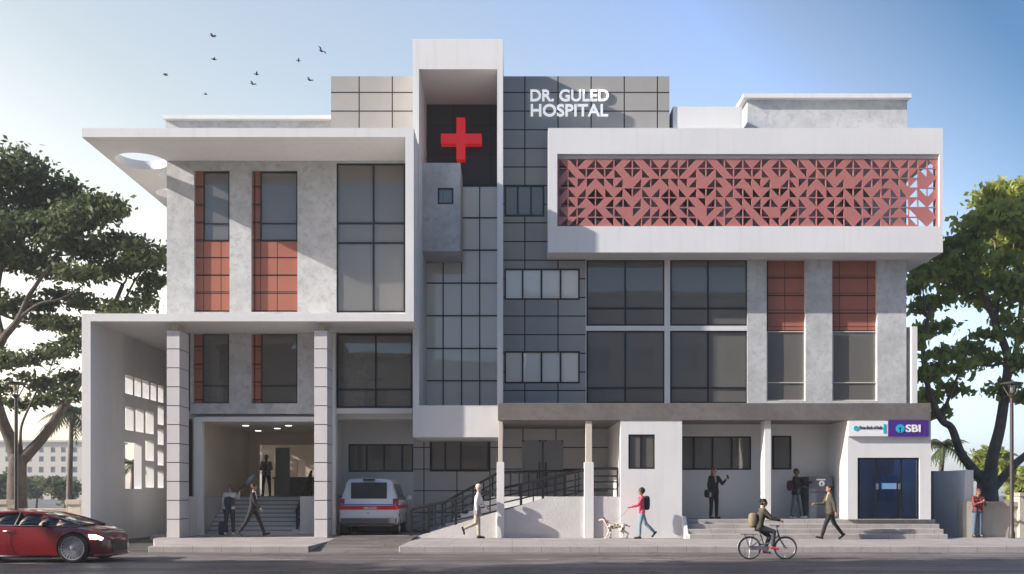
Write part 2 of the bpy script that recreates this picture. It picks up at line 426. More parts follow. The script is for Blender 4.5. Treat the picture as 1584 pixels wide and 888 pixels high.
MT['pave'] = paver('pavement_slab', (0.36, 0.325, 0.31), 0.9, 0.9)
MT['kerb'] = paver('kerb_stone', (0.38, 0.35, 0.335), 0.8, 50)

def structure(o): o['kind'] = 'structure'; return o
g = MB(); g.box(-900, 900, -500, 900, -0.6, -0.012)
structure(g.build('ground', MT['ground']))
g = MB(); g.box(-160, 160, 8, KY + 0.02, -0.3, 0.0)
structure(g.build('road', MT['road']))
g = MB(); g.box(-60, -9.9, KY + 0.02, 52, -0.3, -0.004)
structure(g.build('forecourt', MT['ground']))
# pavement with the ambulance driveway cut out of it
xl, xr = X(478, KY), X(617, KY)
g = MB()
g.prism_z([(X(236, KY), KY+0.16), (xl, KY+0.16), (xl, 34.4), (-11.9, 34.4), (-11.6, 32.2)], -0.2, PZ)
g.prism_z([(xr, KY+0.16), (120, KY+0.16), (120, 34.95), (xr, 34.95)], -0.2, PZ)
structure(g.build('pavement', MT['pave'], bevel=0.01))
g = MB()
g.prism_z([(X(230, KY)-0.02, KY), (xl, KY), (xl, KY+0.157), (X(236, KY), KY+0.157)], -0.2, PZ+0.004)
g.box(xr, 120, KY, KY+0.157, -0.2, PZ+0.004)
structure(g.build('kerb', MT['kerb'], bevel=0.025))
g = MB(); yb = 31.6
g.prism_x([(KY-0.1, -0.3), (KY-0.1, 0.004), (KY+0.3, 0.03), (yb, 0.235), (36.9, 0.25), (36.9, -0.3)], xl+0.003, xr-0.003)
structure(g.build('driveway', MT['road']))
hz = MB(); hz.box(-905, 905, -505, 905, -1.6, 28.5)
hm = bpy.data.materials.new('haze'); hm.use_nodes = True; t_ = hm.node_tree; t_.nodes.remove(t_.nodes['Principled BSDF'])
pv = t_.nodes.new('ShaderNodeVolumePrincipled'); pv.inputs['Color'].default_value = (.80, .86, .93, 1); pv.inputs['Density'].default_value = HAZE = 0.0008; pv.inputs['Anisotropy'].default_value = 0.35
t_.links.new(pv.outputs[0], t_.nodes['Material Output'].inputs['Volume'])
tag(hz.build('haze', hm), kind='stuff')

# ================================================================ HOSPITAL
H = thing('hospital_building', 'modern white, grey and terracotta hospital block with a red cross tower and perforated red screen', 'building', (0, 34, 0))
def hp(mb, name, m, parent=H, bevel=0.0): return mb.build(name, MT[m] if isinstance(m, str) else m, parent, bevel=bevel)

def window(x0, x1, t, b, d, vs=(), hs=(), fw=2.6, mw=2.2, dep=0.10, g='glass', fm='black', name='window', parent=H, out=0.03):
    f = MB(); k = F / d
    XS = [x0] + [v for v in vs] + [x1]; ZS = [t] + [h for h in hs] + [b]
    holes = []
    for i in range(len(XS)-1):
        for j in range(len(ZS)-1):
            l = XS[i] + (fw if i == 0 else mw/2); r = XS[i+1] - (fw if i == len(XS)-2 else mw/2)
            u = ZS[j] + (fw if j == 0 else mw/2); w = ZS[j+1] - (fw if j == len(ZS)-2 else mw/2)
            holes.append((X(l, d), X(r, d), Z(w, d), Z(u, d)))
    f.grid([(X(x0, d), X(x1, d), Z(b, d), Z(t, d))], holes, d - out, d - out + dep)
    fr = hp(f, name, fm, parent)
    p = MB(); e = 0.4*fw
    p.box(X(x0+e, d), X(x1-e, d), d - out + dep*0.45, d - out + dep*0.45 + 0.012, Z(b-e, d), Z(t+e, d))
    p.build('pane', MT[g], fr)
    return fr
def panel(x0, x1, t, b, d, vs=(), hs=(), th=0.05):
    p = MB(); gp = 0.011
    XS = [X(v, d) for v in (x0, *vs, x1)]; ZS = [Z(v, d) for v in (t, *hs, b)]
    for i in range(len(XS)-1):
        for j in range(len(ZS)-1):
            p.box(XS[i]+gp, XS[i+1]-gp, d, d+th, ZS[j+1]+gp, ZS[j]-gp)
    p.box(XS[0], XS[-1], d+th*0.6, d+th+0.1, ZS[-1], ZS[0], 1)
    return hp(p, 'red_panel', (MT['red'], MT['black']))
def rect(x0, x1, t, b, d): return (X(x0, d), X(x1, d), Z(b, d), Z(t, d))

# ---- white ribbon frame: roof canopy with round openings, upright, terrace slab and end wall
cz0, cz1 = Z(212, dA), Z(198, dA); cl, cr = X(126.5, dA), X(640, dA)
BK = 46.0
mb = MB()
holes = [(-12.9, 34.65, 0.86), (-12.46, 36.2, 0.38), (-13.1, 38.4, 0.62)]
xs_strip = (cl, -11.9)
bands = [(dA, None), (33.7, 0), (35.6, 1), (36.75, 2), (39.9, None)]
edges = [33.7, 35.6, 36.75, 39.9]
def holed(x0, x1, y0, y1, cx, cy, r):
    angs = sorted({2*math.pi*i/48 for i in range(48)} | {math.atan2(y-cy, x-cx) % (2*math.pi) for x in (x0, x1) for y in (y0, y1)})
    n = len(angs); ring = []; outer = []
    for a in angs:
        c, s_ = math.cos(a), math.sin(a); ring.append((cx+r*c, cy+r*s_))
        tt = min([((x1 if c > 0 else x0)-cx)/c if abs(c) > 1e-9 else 1e9, ((y1 if s_ > 0 else y0)-cy)/s_ if abs(s_) > 1e-9 else 1e9])
        outer.append((cx+tt*c, cy+tt*s_))
    vs = [(x, y, cz0) for x, y in ring] + [(x, y, cz0) for x, y in outer] + [(x, y, cz1) for x, y in ring] + [(x, y, cz1) for x, y in outer]
    fs = []
    for i in range(n):
        j = (i+1) % n
        fs += [(i, j, n+j, n+i), (2*n+i, 3*n+i, 3*n+j, 2*n+j), (i, 2*n+i, 2*n+j, j), (n+i, n+j, 3*n+j, 3*n+i)]
    mb.add(vs, fs)
# front strip, holed cells, back and the wide right part
mb.box(cl, cr, dA, 33.7, cz0, cz1)
for (cx, cy, r), (ya, yb_) in zip(holes, ((33.7, 35.6), (35.6, 36.75), (36.75, 39.9))): holed(cl, -11.9, ya, yb_, cx, cy, r)
mb.box(-11.9, cr, 33.7, BK, cz0, cz1)
mb.box(cl, -11.9, 39.9, BK, cz0, cz1)
hp(mb, 'roof_canopy', 'white')
tz0, tz1 = Z(497, dA), Z(485, dA)
mb = MB(); mb.box(X(627, dA), cr, dA, 34.3, tz1+0.0, cz0)
hp(mb, 'frame_upright', 'white')
mb = MB(); mb.box(cl, cr, dA, BK, tz0, tz1)
hp(mb, 'terrace_slab', 'white')
# end wall with the irregular grid of openings
wl, wr = X(126.5, dA), X(140, dA)
mb = MB()
op = []
for a, b in ((193,206),(207.5,218.5),(220,231),(232.5,242),(244,253)):
    da, db = wr*F/(a-VX), wr*F/(b-VX); op.append((da+0.03, db-0.03, 5.17, 5.83))
for a, b in ((193.5,207),(209.5,222.5),(225,238)):
    da, db = wr*F/(a-VX), wr*F/(b-VX); op.append((da+0.02, db-0.02, 3.88, 4.72))
def dd(a): return wr*F/(a-VX)
op.append((dd(192.5), dd(219), 1.79, 3.48))
op += [(dd(225), dd(238), 2.86, 3.63), (dd(225), dd(238), 1.85, 2.65)]
op += [(dd(244), dd(253), a, b) for a, b in ((4.30,5.03),(3.52,4.12),(2.72,3.32),(1.84,2.51))]
# built in the x=const plane: grid() along y then turned
t_ = MB(); t_.grid([(dA, 42.0, -0.2, tz0)], op, wl, wr)
mb.add([(p[1], p[0], p[2]) for p in t_.v], [tuple(reversed(f)) for f in t_.f])
hp(mb, 'end_wall', 'white')
mb = MB(); mb.box(wr, X(258, dB), 41.7, 42.0, -0.2, tz0)
mb.box(-12.0, -11.7, dB, 41.7, PZ, tz0)
hp(mb, 'side_wall', 'grey_low')

# ---- left facade: concrete with tall recessed window bays
lx = X(258, dB)
r1 = rect(300, 355, 263, 482.5, dB); r2 = rect(388.5, 460, 263, 482.5, dB); r3 = rect(520.5, 627, 252.5, 483.5, dB)
mb = MB(); mb.grid([(lx, X(640, dB), tz1, cz0)], [r1, r2, r3], dB, dB+0.34)
mb.box(lx, lx+0.3, dB+0.34, BK, tz1, cz0)
hp(mb, 'concrete_facade', 'concrete')
dP = dB + 0.15
hs = [289, 317.5, 346]
for a, b, v in ((300, 355, 342), (388.5, 460, 429)):
    k = 15 if a == 300 else 14.5
    panel(a, a+k, 263, 482.5, dP, (), [291, 319, 346, 373.5, 399, 425, 451])
    panel(a+k, b, 373, 482.5, dP, (v,), [399, 425, 451])
    window(a+k, b, 266, 372.5, dP, (), (346,), fw=1.5, mw=1.6, fm='black')
window(520.5, 627, 252.5, 483.5, dB+0.05, (578,), (345.5, 376), fw=2.6, mw=2.6)
# lower left storey
q1 = rect(298, 354.5, 516, 624, dB); q2 = rect(388.5, 460, 516, 624, dB)
mb = MB(); mb.grid([(X(294, dB), X(516, dB), Z(640, dB), tz0)], [q1, q2], dB, dB+0.34)
hp(mb, 'lower_concrete_wall', 'concrete')
for a, b in ((298, 354.5), (388.5, 460)):
    k = 16
    panel(a, a+k, 516, 624, dP, (), [542, 570, 597])
    window(a+k, b, 517, 624, dP, (), (597,), fw=1.2, mw=1.4, g='glass_clear' if a < 300 else 'glass')
mb = MB(); mb.box(X(512, dB), X(520, dB), dB-0.1, dB+0.3, PZ, tz0)
mb.box(X(518, dB), X(638, dB), dB-0.06, dB+0.3, Z(640, dB), Z(631.5, dB))
mb.box(X(300, dB), X(312, dB), dB-0.02, dB+0.3, PZ, Z(645, dB))
mb.box(X(312, dB), X(486, dB), dB-0.02, dB+0.3, Z(652, dB), Z(644.5, dB))
hp(mb, 'white_trim', 'white', bevel=0.01)
window(521, 638, 517, 631, dB+0.06, (581.5,), (602.5,), fw=2.4, mw=2.4, g='glass_clear')

# ---- two block columns carrying the terrace
for a, b in ((258, 277.5), (486, 506)):
    d0 = dA+0.25; c = MB(); z1 = Z(510, d0); x0, x1 = X(a, d0), X(b, d0); y1 = d0+0.95
    h = 29*d0/F; z = PZ; e = 0.018
    c.box(x0+e, x1-e, d0+e, y1-e, PZ, z1, 1)
    n = int(round((z1-PZ)/h)); h = (z1-PZ)/n
    for i in range(n): c.box(x0, x1, d0, y1, z+i*h+0.006, z+(i+1)*h-0.022)
    c.box(x0+0.12, x1-0.10, d0+0.12, y1-0.1, z1, tz0, 2)
    hp(c, 'block_column', (MT['block'], MT['black'], MT['beige']))

# ---- rooftop rooms
mb = MB(); mb.pbox(256, 523, 183, 215, 36.0, 41); hp(mb, 'rooftop_room', 'concrete')
mb = MB(); mb.box(X(252, 35.8), X(527, 35.8), 35.8, 41.2, Z(183.5, 35.8), Z(178, 35.8)); hp(mb, 'roof_cap', 'white')
mb = MB(); mb.pbox(1156, 1403, 151, 215, 36.0, 38.4); hp(mb, 'rooftop_room', 'concrete')
mb = MB(); mb.box(X(1150, 35.8), X(1410, 35.8), 35.8, 38.6, Z(151, 35.8), Z(144.5, 35.8)); hp(mb, 'roof_cap', 'white')
mb = MB(); mb.pbox(1041, 1148, 165, 215, 35.08, 40); hp(mb, 'stair_head', 'white')

# ---- central tower
mb = MB()
xo0, xo1 = X(638.5, dT), X(778, dT); xi0, xi1 = X(648, dT), X(769, dT)
ztop, zsof = Z(60, dT), Z(107, dT); zsill0, zsill1 = Z(676, dT), Z(627, dT)
mb.box(xo0, xi0, dT, 39, zsill1, zsof); mb.box(xi1, xo1, dT, 39, zsill1, zsof)
mb.box(xo0, xo1, dT, 39, zsof, ztop); mb.box(xo0, xo1, dT, dTb+0.4, zsill0, zsill1)
hp(mb, 'tower_frame', 'white')
mb = MB(); mb.box(xi0+.005, xi1-.005, dTb, dTb+0.3, Z(287, dTb), zsof-.005); hp(mb, 'tower_back_wall', 'tile_dark')
window(655, 770.5, 287, 630, dTb+0.03, (685.5, 714, 742), (337, 387, 438, 488.5, 539, 589), fw=1.6, mw=1.7, g='glass_tower')
d0 = 35.0
mb = MB(); mb.grid([rect(652, 712, 252, 388.5, d0)], [rect(677, 701.5, 290.5, 316, d0)], d0, d0+0.3)
mb.box(X(652, d0), X(652, d0)+0.25, d0+.3, dTb-.02, Z(388.5, d0), Z(252, d0)); mb.box(X(712, d0)-0.25, X(712, d0), d0+.3, dTb-.02, Z(388.5, d0), Z(252, d0))
mb.box(X(652, d0)+.25, X(712, d0)-.25, d0+.3, dTb-.02, Z(388.5, d0), Z(384, d0)); mb.box(X(652, d0)+.25, X(712, d0)-.25, d0+.3, dTb-.02, Z(257, d0), Z(252, d0))
hp(mb, 'concrete_box', 'concrete')
window(677, 701.5, 290.5, 316, d0+0.04, fw=2.4, g='glass_clear')

# ---- grey clad wall behind the tower, on both sides
w1 = rect(780.5, 842, 286.5, 335, dG); w2 = rect(780.5, 896.5, 416, 464, dG); w3 = rect(780.5, 896.5, 543.5, 593, dG)
zt = Z(118, dG); zs = Z(645, dG)
mb = MB()
mb.grid([(X(512, dG), X(645, dG), cz1-0.2, zt), (X(770, dG), X(1035.5, dG), Z(205, dG), zt), (X(770, dG), X(906, dG), zs, Z(205, dG))], [w1, w2, w3], dG, dG+0.3)
mb.box(X(512, dG), X(512, dG)+.3, dG+.3, 42, cz1-.2, zt); mb.box(X(1035.5, dG)-.3, X(1035.5, dG), dG+.3, 42, Z(205, dG), zt)
hp(mb, 'clad_wall', 'tile')
window(780.5, 842, 286.5, 335, dG+.03, (801, 821.5), fw=2.6, mw=2.4, out=.05)
window(780.5, 896.5, 416, 464, dG+.03, (808.5, 837.5, 867), fw=2.2, mw=2.6, out=.05, g='glass_tower')
window(780.5, 896.5, 543.5, 593, dG+.03, (808.5, 837.5, 867), fw=2.2, mw=2.6, out=.05, g='glass_tower')

# ---- white box with the perforated terracotta screen
bx0, bx1 = X(848, dR), X(1458.5, dR); bz = [Z(v, dR) for v in (390.5, 350, 238, 198)]
ix0, ix1 = X(862, dR), X(1453, dR)
mb = MB(); mb.box(bx0, bx1, dR, 39.6, bz[2], bz[3]); mb.box(bx0, bx1, dR, 39.6, bz[0], bz[1])
mb.box(bx0, X(1402, dG), 39.6, BK, bz[0], bz[3]-.4)
mb.box(bx0, ix0, dR, 36.2, bz[1], bz[2]); mb.box(ix1, bx1, dR, dR+0.5, bz[1], bz[2])
hp(mb, 'white_box_frame', 'white')
sd = 34.10
def screen():
    rnd = random.Random(21)
    nx, nz = 41, 7
    x0, x1, z0, z1 = ix0+0.005, ix1-0.005, bz[1]+0.005, bz[2]-0.13
    border = 0.05; cw = (x1-x0-2*border)/nx; chh = (z1-z0)/nz
    base = [[rnd.randrange(4) for _ in range(4)] for _ in range(nz)]
    flip = {0: 1, 1: 0, 2: 3, 3: 2}
    v, f = [], []; key = {}
    def P(x, z):
        k = (round(x, 4), round(z, 4))
        if k not in key: key[k] = len(v); v.append((x, sd, z))
        return key[k]
    for i in range(nx):
        for j in range(nz):
            xa, za = x0+border+i*cw, z0+j*chh
            p = i % 8
            o = base[j][p if p < 4 else 7-p]
            if p >= 4: o = flip[o]
            if rnd.random() < 0.16: o = rnd.randrange(4)
            a, b = 0.055, 0.07
            cor = [(0,0),(1,0),(1,1),(0,1)]
            tri = [(a,a),(1-b,a),(a,1-b)]
            def tf(u, w):
                if o in (1, 2): u = 1-u
                if o in (2, 3): w = 1-w
                return P(xa+u*cw, za+w*chh)
            c = [tf(*q) for q in cor]; t3 = [tf(*q) for q in tri]
            fs = [(c[0], c[1], t3[1], t3[0]), (c[0], t3[0], t3[2], c[3]), (c[1], c[2], c[3]), (c[1], c[3], t3[2], t3[1])]
            if p == 7 and j % 3 == 1: fs.append((t3[0], t3[1], t3[2]))
            if o in (1, 3): fs = [tuple(reversed(q)) for q in fs]
            f += fs
    # plain margins
    for xa, xb in ((x0, x0+border), (x1-border, x1)):
        for j in range(nz):
            f.append((P(xa, z0+j*chh), P(xb, z0+j*chh), P(xb, z0+(j+1)*chh), P(xa, z0+(j+1)*chh)))
    me = bpy.data.meshes.new('perforated_screen'); me.from_pydata(v, [], f); me.update()
    o = link('perforated_screen', me, MT['screen'], H)
    s = o.modifiers.new('thickness', 'SOLIDIFY'); s.thickness = 0.05; s.offset = 1.0
    o2 = MB(); o2.box(x0, x1, sd-0.03, sd+0.06, z1+.003, bz[2]-.003); hp(o2, 'shade_grey_rail', 'grey')  # plain top strip; the frame's shadow is put into its grey colour
screen()
# balcony back wall behind the screen with dark windows
mb = MB(); bw = 36.6
mb.grid([(X(862, dR), 14.5, bz[1], bz[2])], [(a, a+2.0, bz[1]+0.02, bz[2]-0.35) for a in (2.4, 5.4, 8.4, 11.2)], bw, bw+0.3)
hp(mb, 'balcony_wall', 'grey')
for a in (2.4, 5.4, 8.4, 11.2):
    window(a*F/bw+VX, (a+2)*F/bw+VX, VY-(bz[2]-0.35-CH)*F/bw, VY-(bz[1]+.02-CH)*F/bw, bw+.03, ((a+1)*F/bw+VX,), fw=2, mw=2)

# ---- right facade
zc0, zc1 = Z(623.5, dG), bz[0]
H1 = [rect(907, 1028, 402, 504, dG), rect(1036.5, 1156, 402, 504, dG), rect(907, 1028, 511.5, 624, dG), rect(1036.5, 1156, 511.5, 624, dG)]
mb = MB(); mb.grid([(X(906, dG), X(1156, dG), Z(645, dG), Z(399, dG))], H1, dG, dG+.25)
hp(mb, 'white_mullion_grid', 'white')
window(907, 1028, 402, 504, dG+.08, (967,), (477,), fw=2.3, mw=2.2)
window(1036.5, 1156, 402, 504, dG+.08, (1095,), (477,), fw=2.3, mw=2.2)
window(907, 1028, 511.5, 624, dG+.08, (967,), (600,), fw=2.3, mw=2.2)
window(1036.5, 1156, 511.5, 624, dG+.08, (1095,), (600,), fw=2.3, mw=2.2)
H2 = [rect(1186, 1246, 402, 620, dG), rect(1287.5, 1357, 402, 620, dG)]
mb = MB(); mb.grid([(X(1156, dG), X(1402, dG), Z(645, dG), Z(399, dG))], H2, dG, dG+.35)
mb.box(X(1402, dG)-.3, X(1402, dG), dG+.35, BK, Z(645, dG), bz[0])
hp(mb, 'concrete_facade', 'concrete')
dQ = dG+.16
panel(1186, 1246, 401, 512.5, dQ, (1214,), [427, 453.5, 479.5, 505.5])
panel(1287.5, 1357, 401, 512.5, dQ, (1298.5, 1342), [427, 453.5, 479.5, 505.5])
window(1186, 1246, 512.5, 620, dQ, (), (592,), fw=1.4, mw=1.4, g='glass', fm='beige')
window(1287.5, 1357, 512.5, 620, dQ, (), (592,), fw=1.4, mw=1.4, g='glass', fm='beige')
mb = MB(); mb.pbox(1396, 1411.5, 506, 640, 35.4, 38); mb.pbox(1410.5, 1419, 505, 640, 34.9, 38.2); hp(mb, 'end_fin', 'white')

# ---- brown concrete canopy over the ground floor with two posts
mb = MB(); mb.box(X(770, dS), X(1440, dS), dS, 37.1, Z(650, dS), Z(623.5, dS)); hp(mb, 'entrance_canopy', 'concrete_dark', bevel=.012)
for a, b in ((768.5, 780), (904, 918.5)):
    c = MB(); c.pbox(a, b, 715, 840, dS+.02, dS+.30)
    c.box(X(a, dS)+.05, X(b, dS)-.05, dS+.07, dS+.28, Z(715, dS), Z(650, dS), 1)
    o = hp(c, 'canopy_post', (MT['white'], MT['beige']), bevel=.008)

# ---- ground floor walls
zf = 1.52; zcl = Z(650, dS)
mb = MB(); wd = dW
wh = [rect(539, 639.5, 687, 730, wd), rect(665, 757.5, 679, 729.5, wd), rect(807.5, 871.5, 681, 768, wd)]
zsl = Z(640, dB)
mb.grid([(X(516, wd)-.4, X(640, wd), PZ, zsl+.2)], [wh[0]], wd, wd+.3)
hp(mb, 'bay_back_wall', 'grey')
mb = MB(); mb.grid([(X(640, wd), X(965, wd), PZ, 4.25)], wh[1:], wd, wd+.3); hp(mb, 'tiled_wall', 'tile_low')
window(539, 639.5, 687, 730, wd+.04, (567.5, 594.5, 622.5), fw=2.2, mw=2.4, g='glass_clear')
window(665, 757.5, 679, 729.5, wd+.04, (689, 713), fw=3.4, mw=2.4, g='glass_clear', out=.06)
# frosted double door
dr = MB(); dr.box(X(808, wd), X(839, wd), wd+.05, wd+.07, zf, Z(681, wd)); dr.box(X(840.5, wd), X(871, wd), wd+.05, wd+.07, zf, Z(681, wd))
door = hp(dr, 'entrance_door', 'glass_frost')
for q in (834.5, 844.5):
    h = MB(); h.tube([(X(q, wd), wd+.0, Z(755, wd)), (X(q, wd), wd+.0, Z(715, wd))], .022, 8); h.box(X(q, wd)-.015, X(q, wd)+.015, wd, wd+.05, Z(751, wd), Z(749, wd)); h.box(X(q, wd)-.015, X(q, wd)+.015, wd, wd+.05, Z(721, wd), Z(719, wd))
    hp(h, 'handle', 'black', door)
for q in (809, 835, 844, 870):
    h = MB(); h.pbox(q-2, q+2, 680, 683, wd+.01, wd+.05); hp(h, 'hinge', 'black', door)
# bay side walls and ceilings
mb = MB()
mb.box(X(512, dB)-.25, X(512, dB), dB+.3, wd+.3, PZ, zsl)                        # between lobby and bay
mb.box(X(512, dB), X(640, wd), dB+.3, wd, zsl, zsl+.2)
hp(mb, 'bay_wall', 'white_in')
mb = MB(); mb.box(X(513, dB), X(513, dB)+.25, dB+.3, wd, PZ, 1.55); hp(mb, 'bay_plinth', 'grey_low')
# white pier with window, left of the shop recess
pd = 32.53
mb = MB(); pr = rect(972, 1013, 672, 725.5, pd)
mb.grid([rect(960, 1055, 649.5, 845, pd)], [pr], pd, pd+.3)
mb.box(X(960, pd), X(960, pd)+.25, pd+.3, wd+.3, PZ, zcl); mb.box(X(1055, pd)-.25, X(1055, pd), pd+.3, 35.3, PZ, zcl)
mb.box(X(960, pd)+.25, X(1055, pd)-.25, pd+1.5, pd+1.6, PZ, zcl)
mb.prism_x([(pd+.25, PZ), (pd-.62, PZ), (pd-.62, .28), (pd-.1, .88), (pd+.25, .88)], X(1055, pd)+.002, X(1060, pd))
hp(mb, 'white_pier', 'white')
window(972, 1013, 672, 725.5, pd+.05, (991,), fw=2.4, mw=2.0, g='glass_clear')
# shop recess
rd = 34.45; sz = .78
mb = MB(); k1, k2 = rect(1050, 1162, 675, 727, rd), rect(1194, 1224.5, 674, 726.5, rd)
mb.grid([(X(1055, pd), X(1300, rd), sz-.5, zcl)], [k1, k2], rd, rd+.3); hp(mb, 'recess_wall', 'grey')
window(1050, 1162, 675, 727, rd+.04, (1073, 1102, 1132), fw=2.2, mw=2.4, g='glass_clear')
window(1194, 1224.5, 674, 726.5, rd+.04, (1196,), fw=2.6, mw=2.2)
mb = MB(); mb.pbox(1183, 1192.5, 650, 804, 32.66, 33.2); hp(mb, 'white_post', 'white')
# bank kiosk room with a glazed front
kd = 32.54
mb = MB(); ko = rect(1326.5, 1422.5, 708, 803, kd)
mb.grid([rect(1311, 1440, 649.5, 803.5, kd)], [ko], kd, kd+.3)
mb.box(X(1311, kd), X(1311, kd)+.22, kd+.3, 36.0, sz, zcl); mb.box(X(1440, kd)-.22, X(1440, kd), kd+.3, 36.0, sz, zcl)
hp(mb, 'bank_front', 'white')
MT['blue'] = M('bank_blue', (0.015, 0.085, 0.26), .5, .25, 1.4); MT['navy'] = M('navy_panel', (.01, .03, .09), .4, .2, 2)
mb = MB(); mb.box(X(1311, kd)+.22, X(1440, kd)-.22, 35.6, 35.7, sz, zcl-.05); mb.box(X(1311, kd)+.225, X(1311, kd)+.25, kd+.4, 35.6, sz, zcl-.05); mb.box(X(1440, kd)-.25, X(1440, kd)-.225, kd+.4, 35.6, sz, zcl-.05)
hp(mb, 'bank_inner_wall', 'blue')
mb = MB(); mb.box(X(1340, kd), X(1415, kd), 33.6, 35.0, zcl-.12, zcl-.08); hp(mb, 'ceiling_light', emit('cool_ceiling_light', (.8, .9, 1), 3.2))
mb = MB(); mb.box(X(1362, 34.6), X(1388, 34.6), 34.6, 35.3, sz, sz+1.45); mb.box(X(1364, 34.6), X(1386, 34.6), 34.56, 34.6, sz+1.0, sz+1.2, 1); hp(mb, 'cash_machine', (MT['blue'], emit('cash_screen', (.35, .6, .9), .4)))
mb = MB(); mb.box(X(1328, 35)+.05, X(1424, 35)-.05, 35.0, 35.1, sz+2.0, sz+2.5); hp(mb, 'overhead_board', 'navy')
fr = window(1326.5, 1422.5, 708, 803, kd+.08, (1355, 1394), (), fw=3, mw=1.8, g='glass_door', name='glazed_door')
for q in (1357.5, 1391.5):
    h = MB(); h.pbox(q-1.6, q+1.6, 748, 757, kd+.01, kd+.06); hp(h, 'handle', 'metal', fr)
# steps and platform in front of the shops
mb = MB(); sx0, sx1 = X(1060, pd)+.004, X(1450, kd)
rise = (sz-PZ)/4
poly = [(31.75, PZ-.1)]
for i in range(4): poly += [(31.75+i*.31, PZ+rise*(i+1)), (31.75+(i+1)*.31, PZ+rise*(i+1))] if i < 3 else [(31.75+i*.31, sz), (36.5, sz)]
poly += [(36.5, PZ-.1)]
mb.prism_x(poly, sx0, sx1); hp(mb, 'front_staircase', 'kerb', bevel=.012)

# ---- ramp, landing and rear stair
ry = 32.61; rx0, rx1, rx2 = X(640, ry), X(850, ry), X(960, ry)
mb = MB(); mb.prism_y([(rx0, PZ-.05), (rx2, PZ-.05), (rx2, zf), (rx1, zf), (rx0, PZ+.01)], ry, ry+1.45)
hp(mb, 'ramp', 'plinth')
mb = MB(); n = 9
mb.box(X(772, 34.6), rx2-.003, ry+1.452, wd-.003, PZ-.05, zf)
xs0 = X(668, 35)
for i in range(n):
    xa = xs0 + (X(772, 34.6)-xs0)*i/n; xb = xs0 + (X(772, 34.6)-xs0)*(i+1)/n
    mb.box(xa, xb-.001, ry+1.6, 36.4, PZ-.05, PZ+(zf-PZ)*(i+1)/n-.002)
hp(mb, 'rear_staircase', 'grey')

# ---- lobby
ly = 41.2; lzc = Z(651, dB)
mb = MB()
lw = X(388.0, ly)
mb.box(-11.4, -10.95, 33.9, 38.2, PZ, zf); hp(mb, 'parapet', 'grey', bevel=.01)
mb = MB(); mb.box(-10.95-.25, -10.9, 38.2, ly, PZ, lzc); mb.box(-11.2, -10.9, dB+.3, 38.2, zf+.002, lzc)
op1 = (X(400, ly), X(492, ly), zf, Z(688, ly))
mb.grid([(-11.2, -6.6, zf, lzc)], [op1], ly, ly+.2)
mb.box(-6.75, -6.5, dB+.3, ly, PZ, lzc)
hp(mb, 'lobby_wall', 'beige')
mb = MB(); mb.box(-11.2, -6.5, dB+.3, 45.6, lzc, lzc+.15); hp(mb, 'lobby_ceiling', 'white_in')
mb = MB(); mb.box(-10.9, -6.75, 38.3, 45.6, PZ-.1, zf); mb.box(-12.5, -6.5, 34.4, 38.3, PZ-.3, PZ-.01); hp(mb, 'lobby_floor', 'grey')
mb = MB(); nst = 9; r_ = (zf-PZ)/nst
poly = [(35.7, PZ-.1)]
for i in range(nst): poly += [(35.7+i*.289, PZ+r_*(i+1)), (35.7+(i+1)*.289, PZ+r_*(i+1))]
poly += [(38.3, PZ-.1)]
mb.prism_x(poly, -10.93, -7.85)
for i in range(nst): mb.box(-10.92, -7.86, 35.69+i*.289, 35.699+i*.289+.05, PZ+r_*(i+1)-.04, PZ+r_*(i+1)+.003, 1)
hp(mb, 'lobby_staircase', (MT['grey'], MT['grey_low']))
mb = MB(); mb.prism_x([(35.5, PZ), (35.5, PZ+.12), (38.3, zf+.05), (38.3, PZ)], -7.84, -7.55); mb.box(-7.54, -6.76, 35.4, 38.3, PZ, zf)
hp(mb, 'stair_stringer', 'grey')
mb = MB(); mb.grid([(-11.2, -6.5, zf, lzc)], [(X(455, 44), X(468, 44), Z(737, 44), Z(711, 44))], 44.6, 44.8); hp(mb, 'lobby_back_wall', 'beige')
mb = MB(); mb.box(X(426, ly+.3), X(448, ly+.3), ly+.3, ly+.36, zf, Z(692, ly)); d_ = hp(mb, 'lobby_door', 'grey_low')
mb = MB(); mb.box(X(425, 42), X(486, 42), 41.9, 42.5, zf, Z(741, 42)); mb.box(X(423, 42), X(486, 42), 41.8, 42.6, Z(741, 42), Z(738, 42)); hp(mb, 'reception_counter', 'concrete_dark')
MT['lamp'] = emit('downlight', (1, .90, .76), 2.2)
for a, b in ((-9.9, 37), (-8.3, 37), (-9.1, 38.6), (-7.7, 39.6), (-10.2, 40), (-9.4, 42.6), (-7.9, 42.6), (-8.6, 43.8)):
    mb = MB(); mb.lathe([(0.0, lzc-.012), (.12, lzc-.012), (.12, lzc+.002)], (a, b, 0), n=16); hp(mb, 'downlight', 'lamp')

# ---- worn paint on the road
rm = MB()
for a, b, yy in ((-8.9, -8.2, 24.3), (-7.7, -7.3, 23.7), (-5.9, -5.1, 24.3), (-3.0, -2.2, 24.3), (.1, .9, 24.3), (3.1, 3.9, 24.3), (9.2, 10, 24.3)): rm.box(a, b, yy, yy+.09, -.05, .004)
structure(rm.build('road_marking', M('worn_road_paint', (.30, .28, .27), .7, .35, 6)))
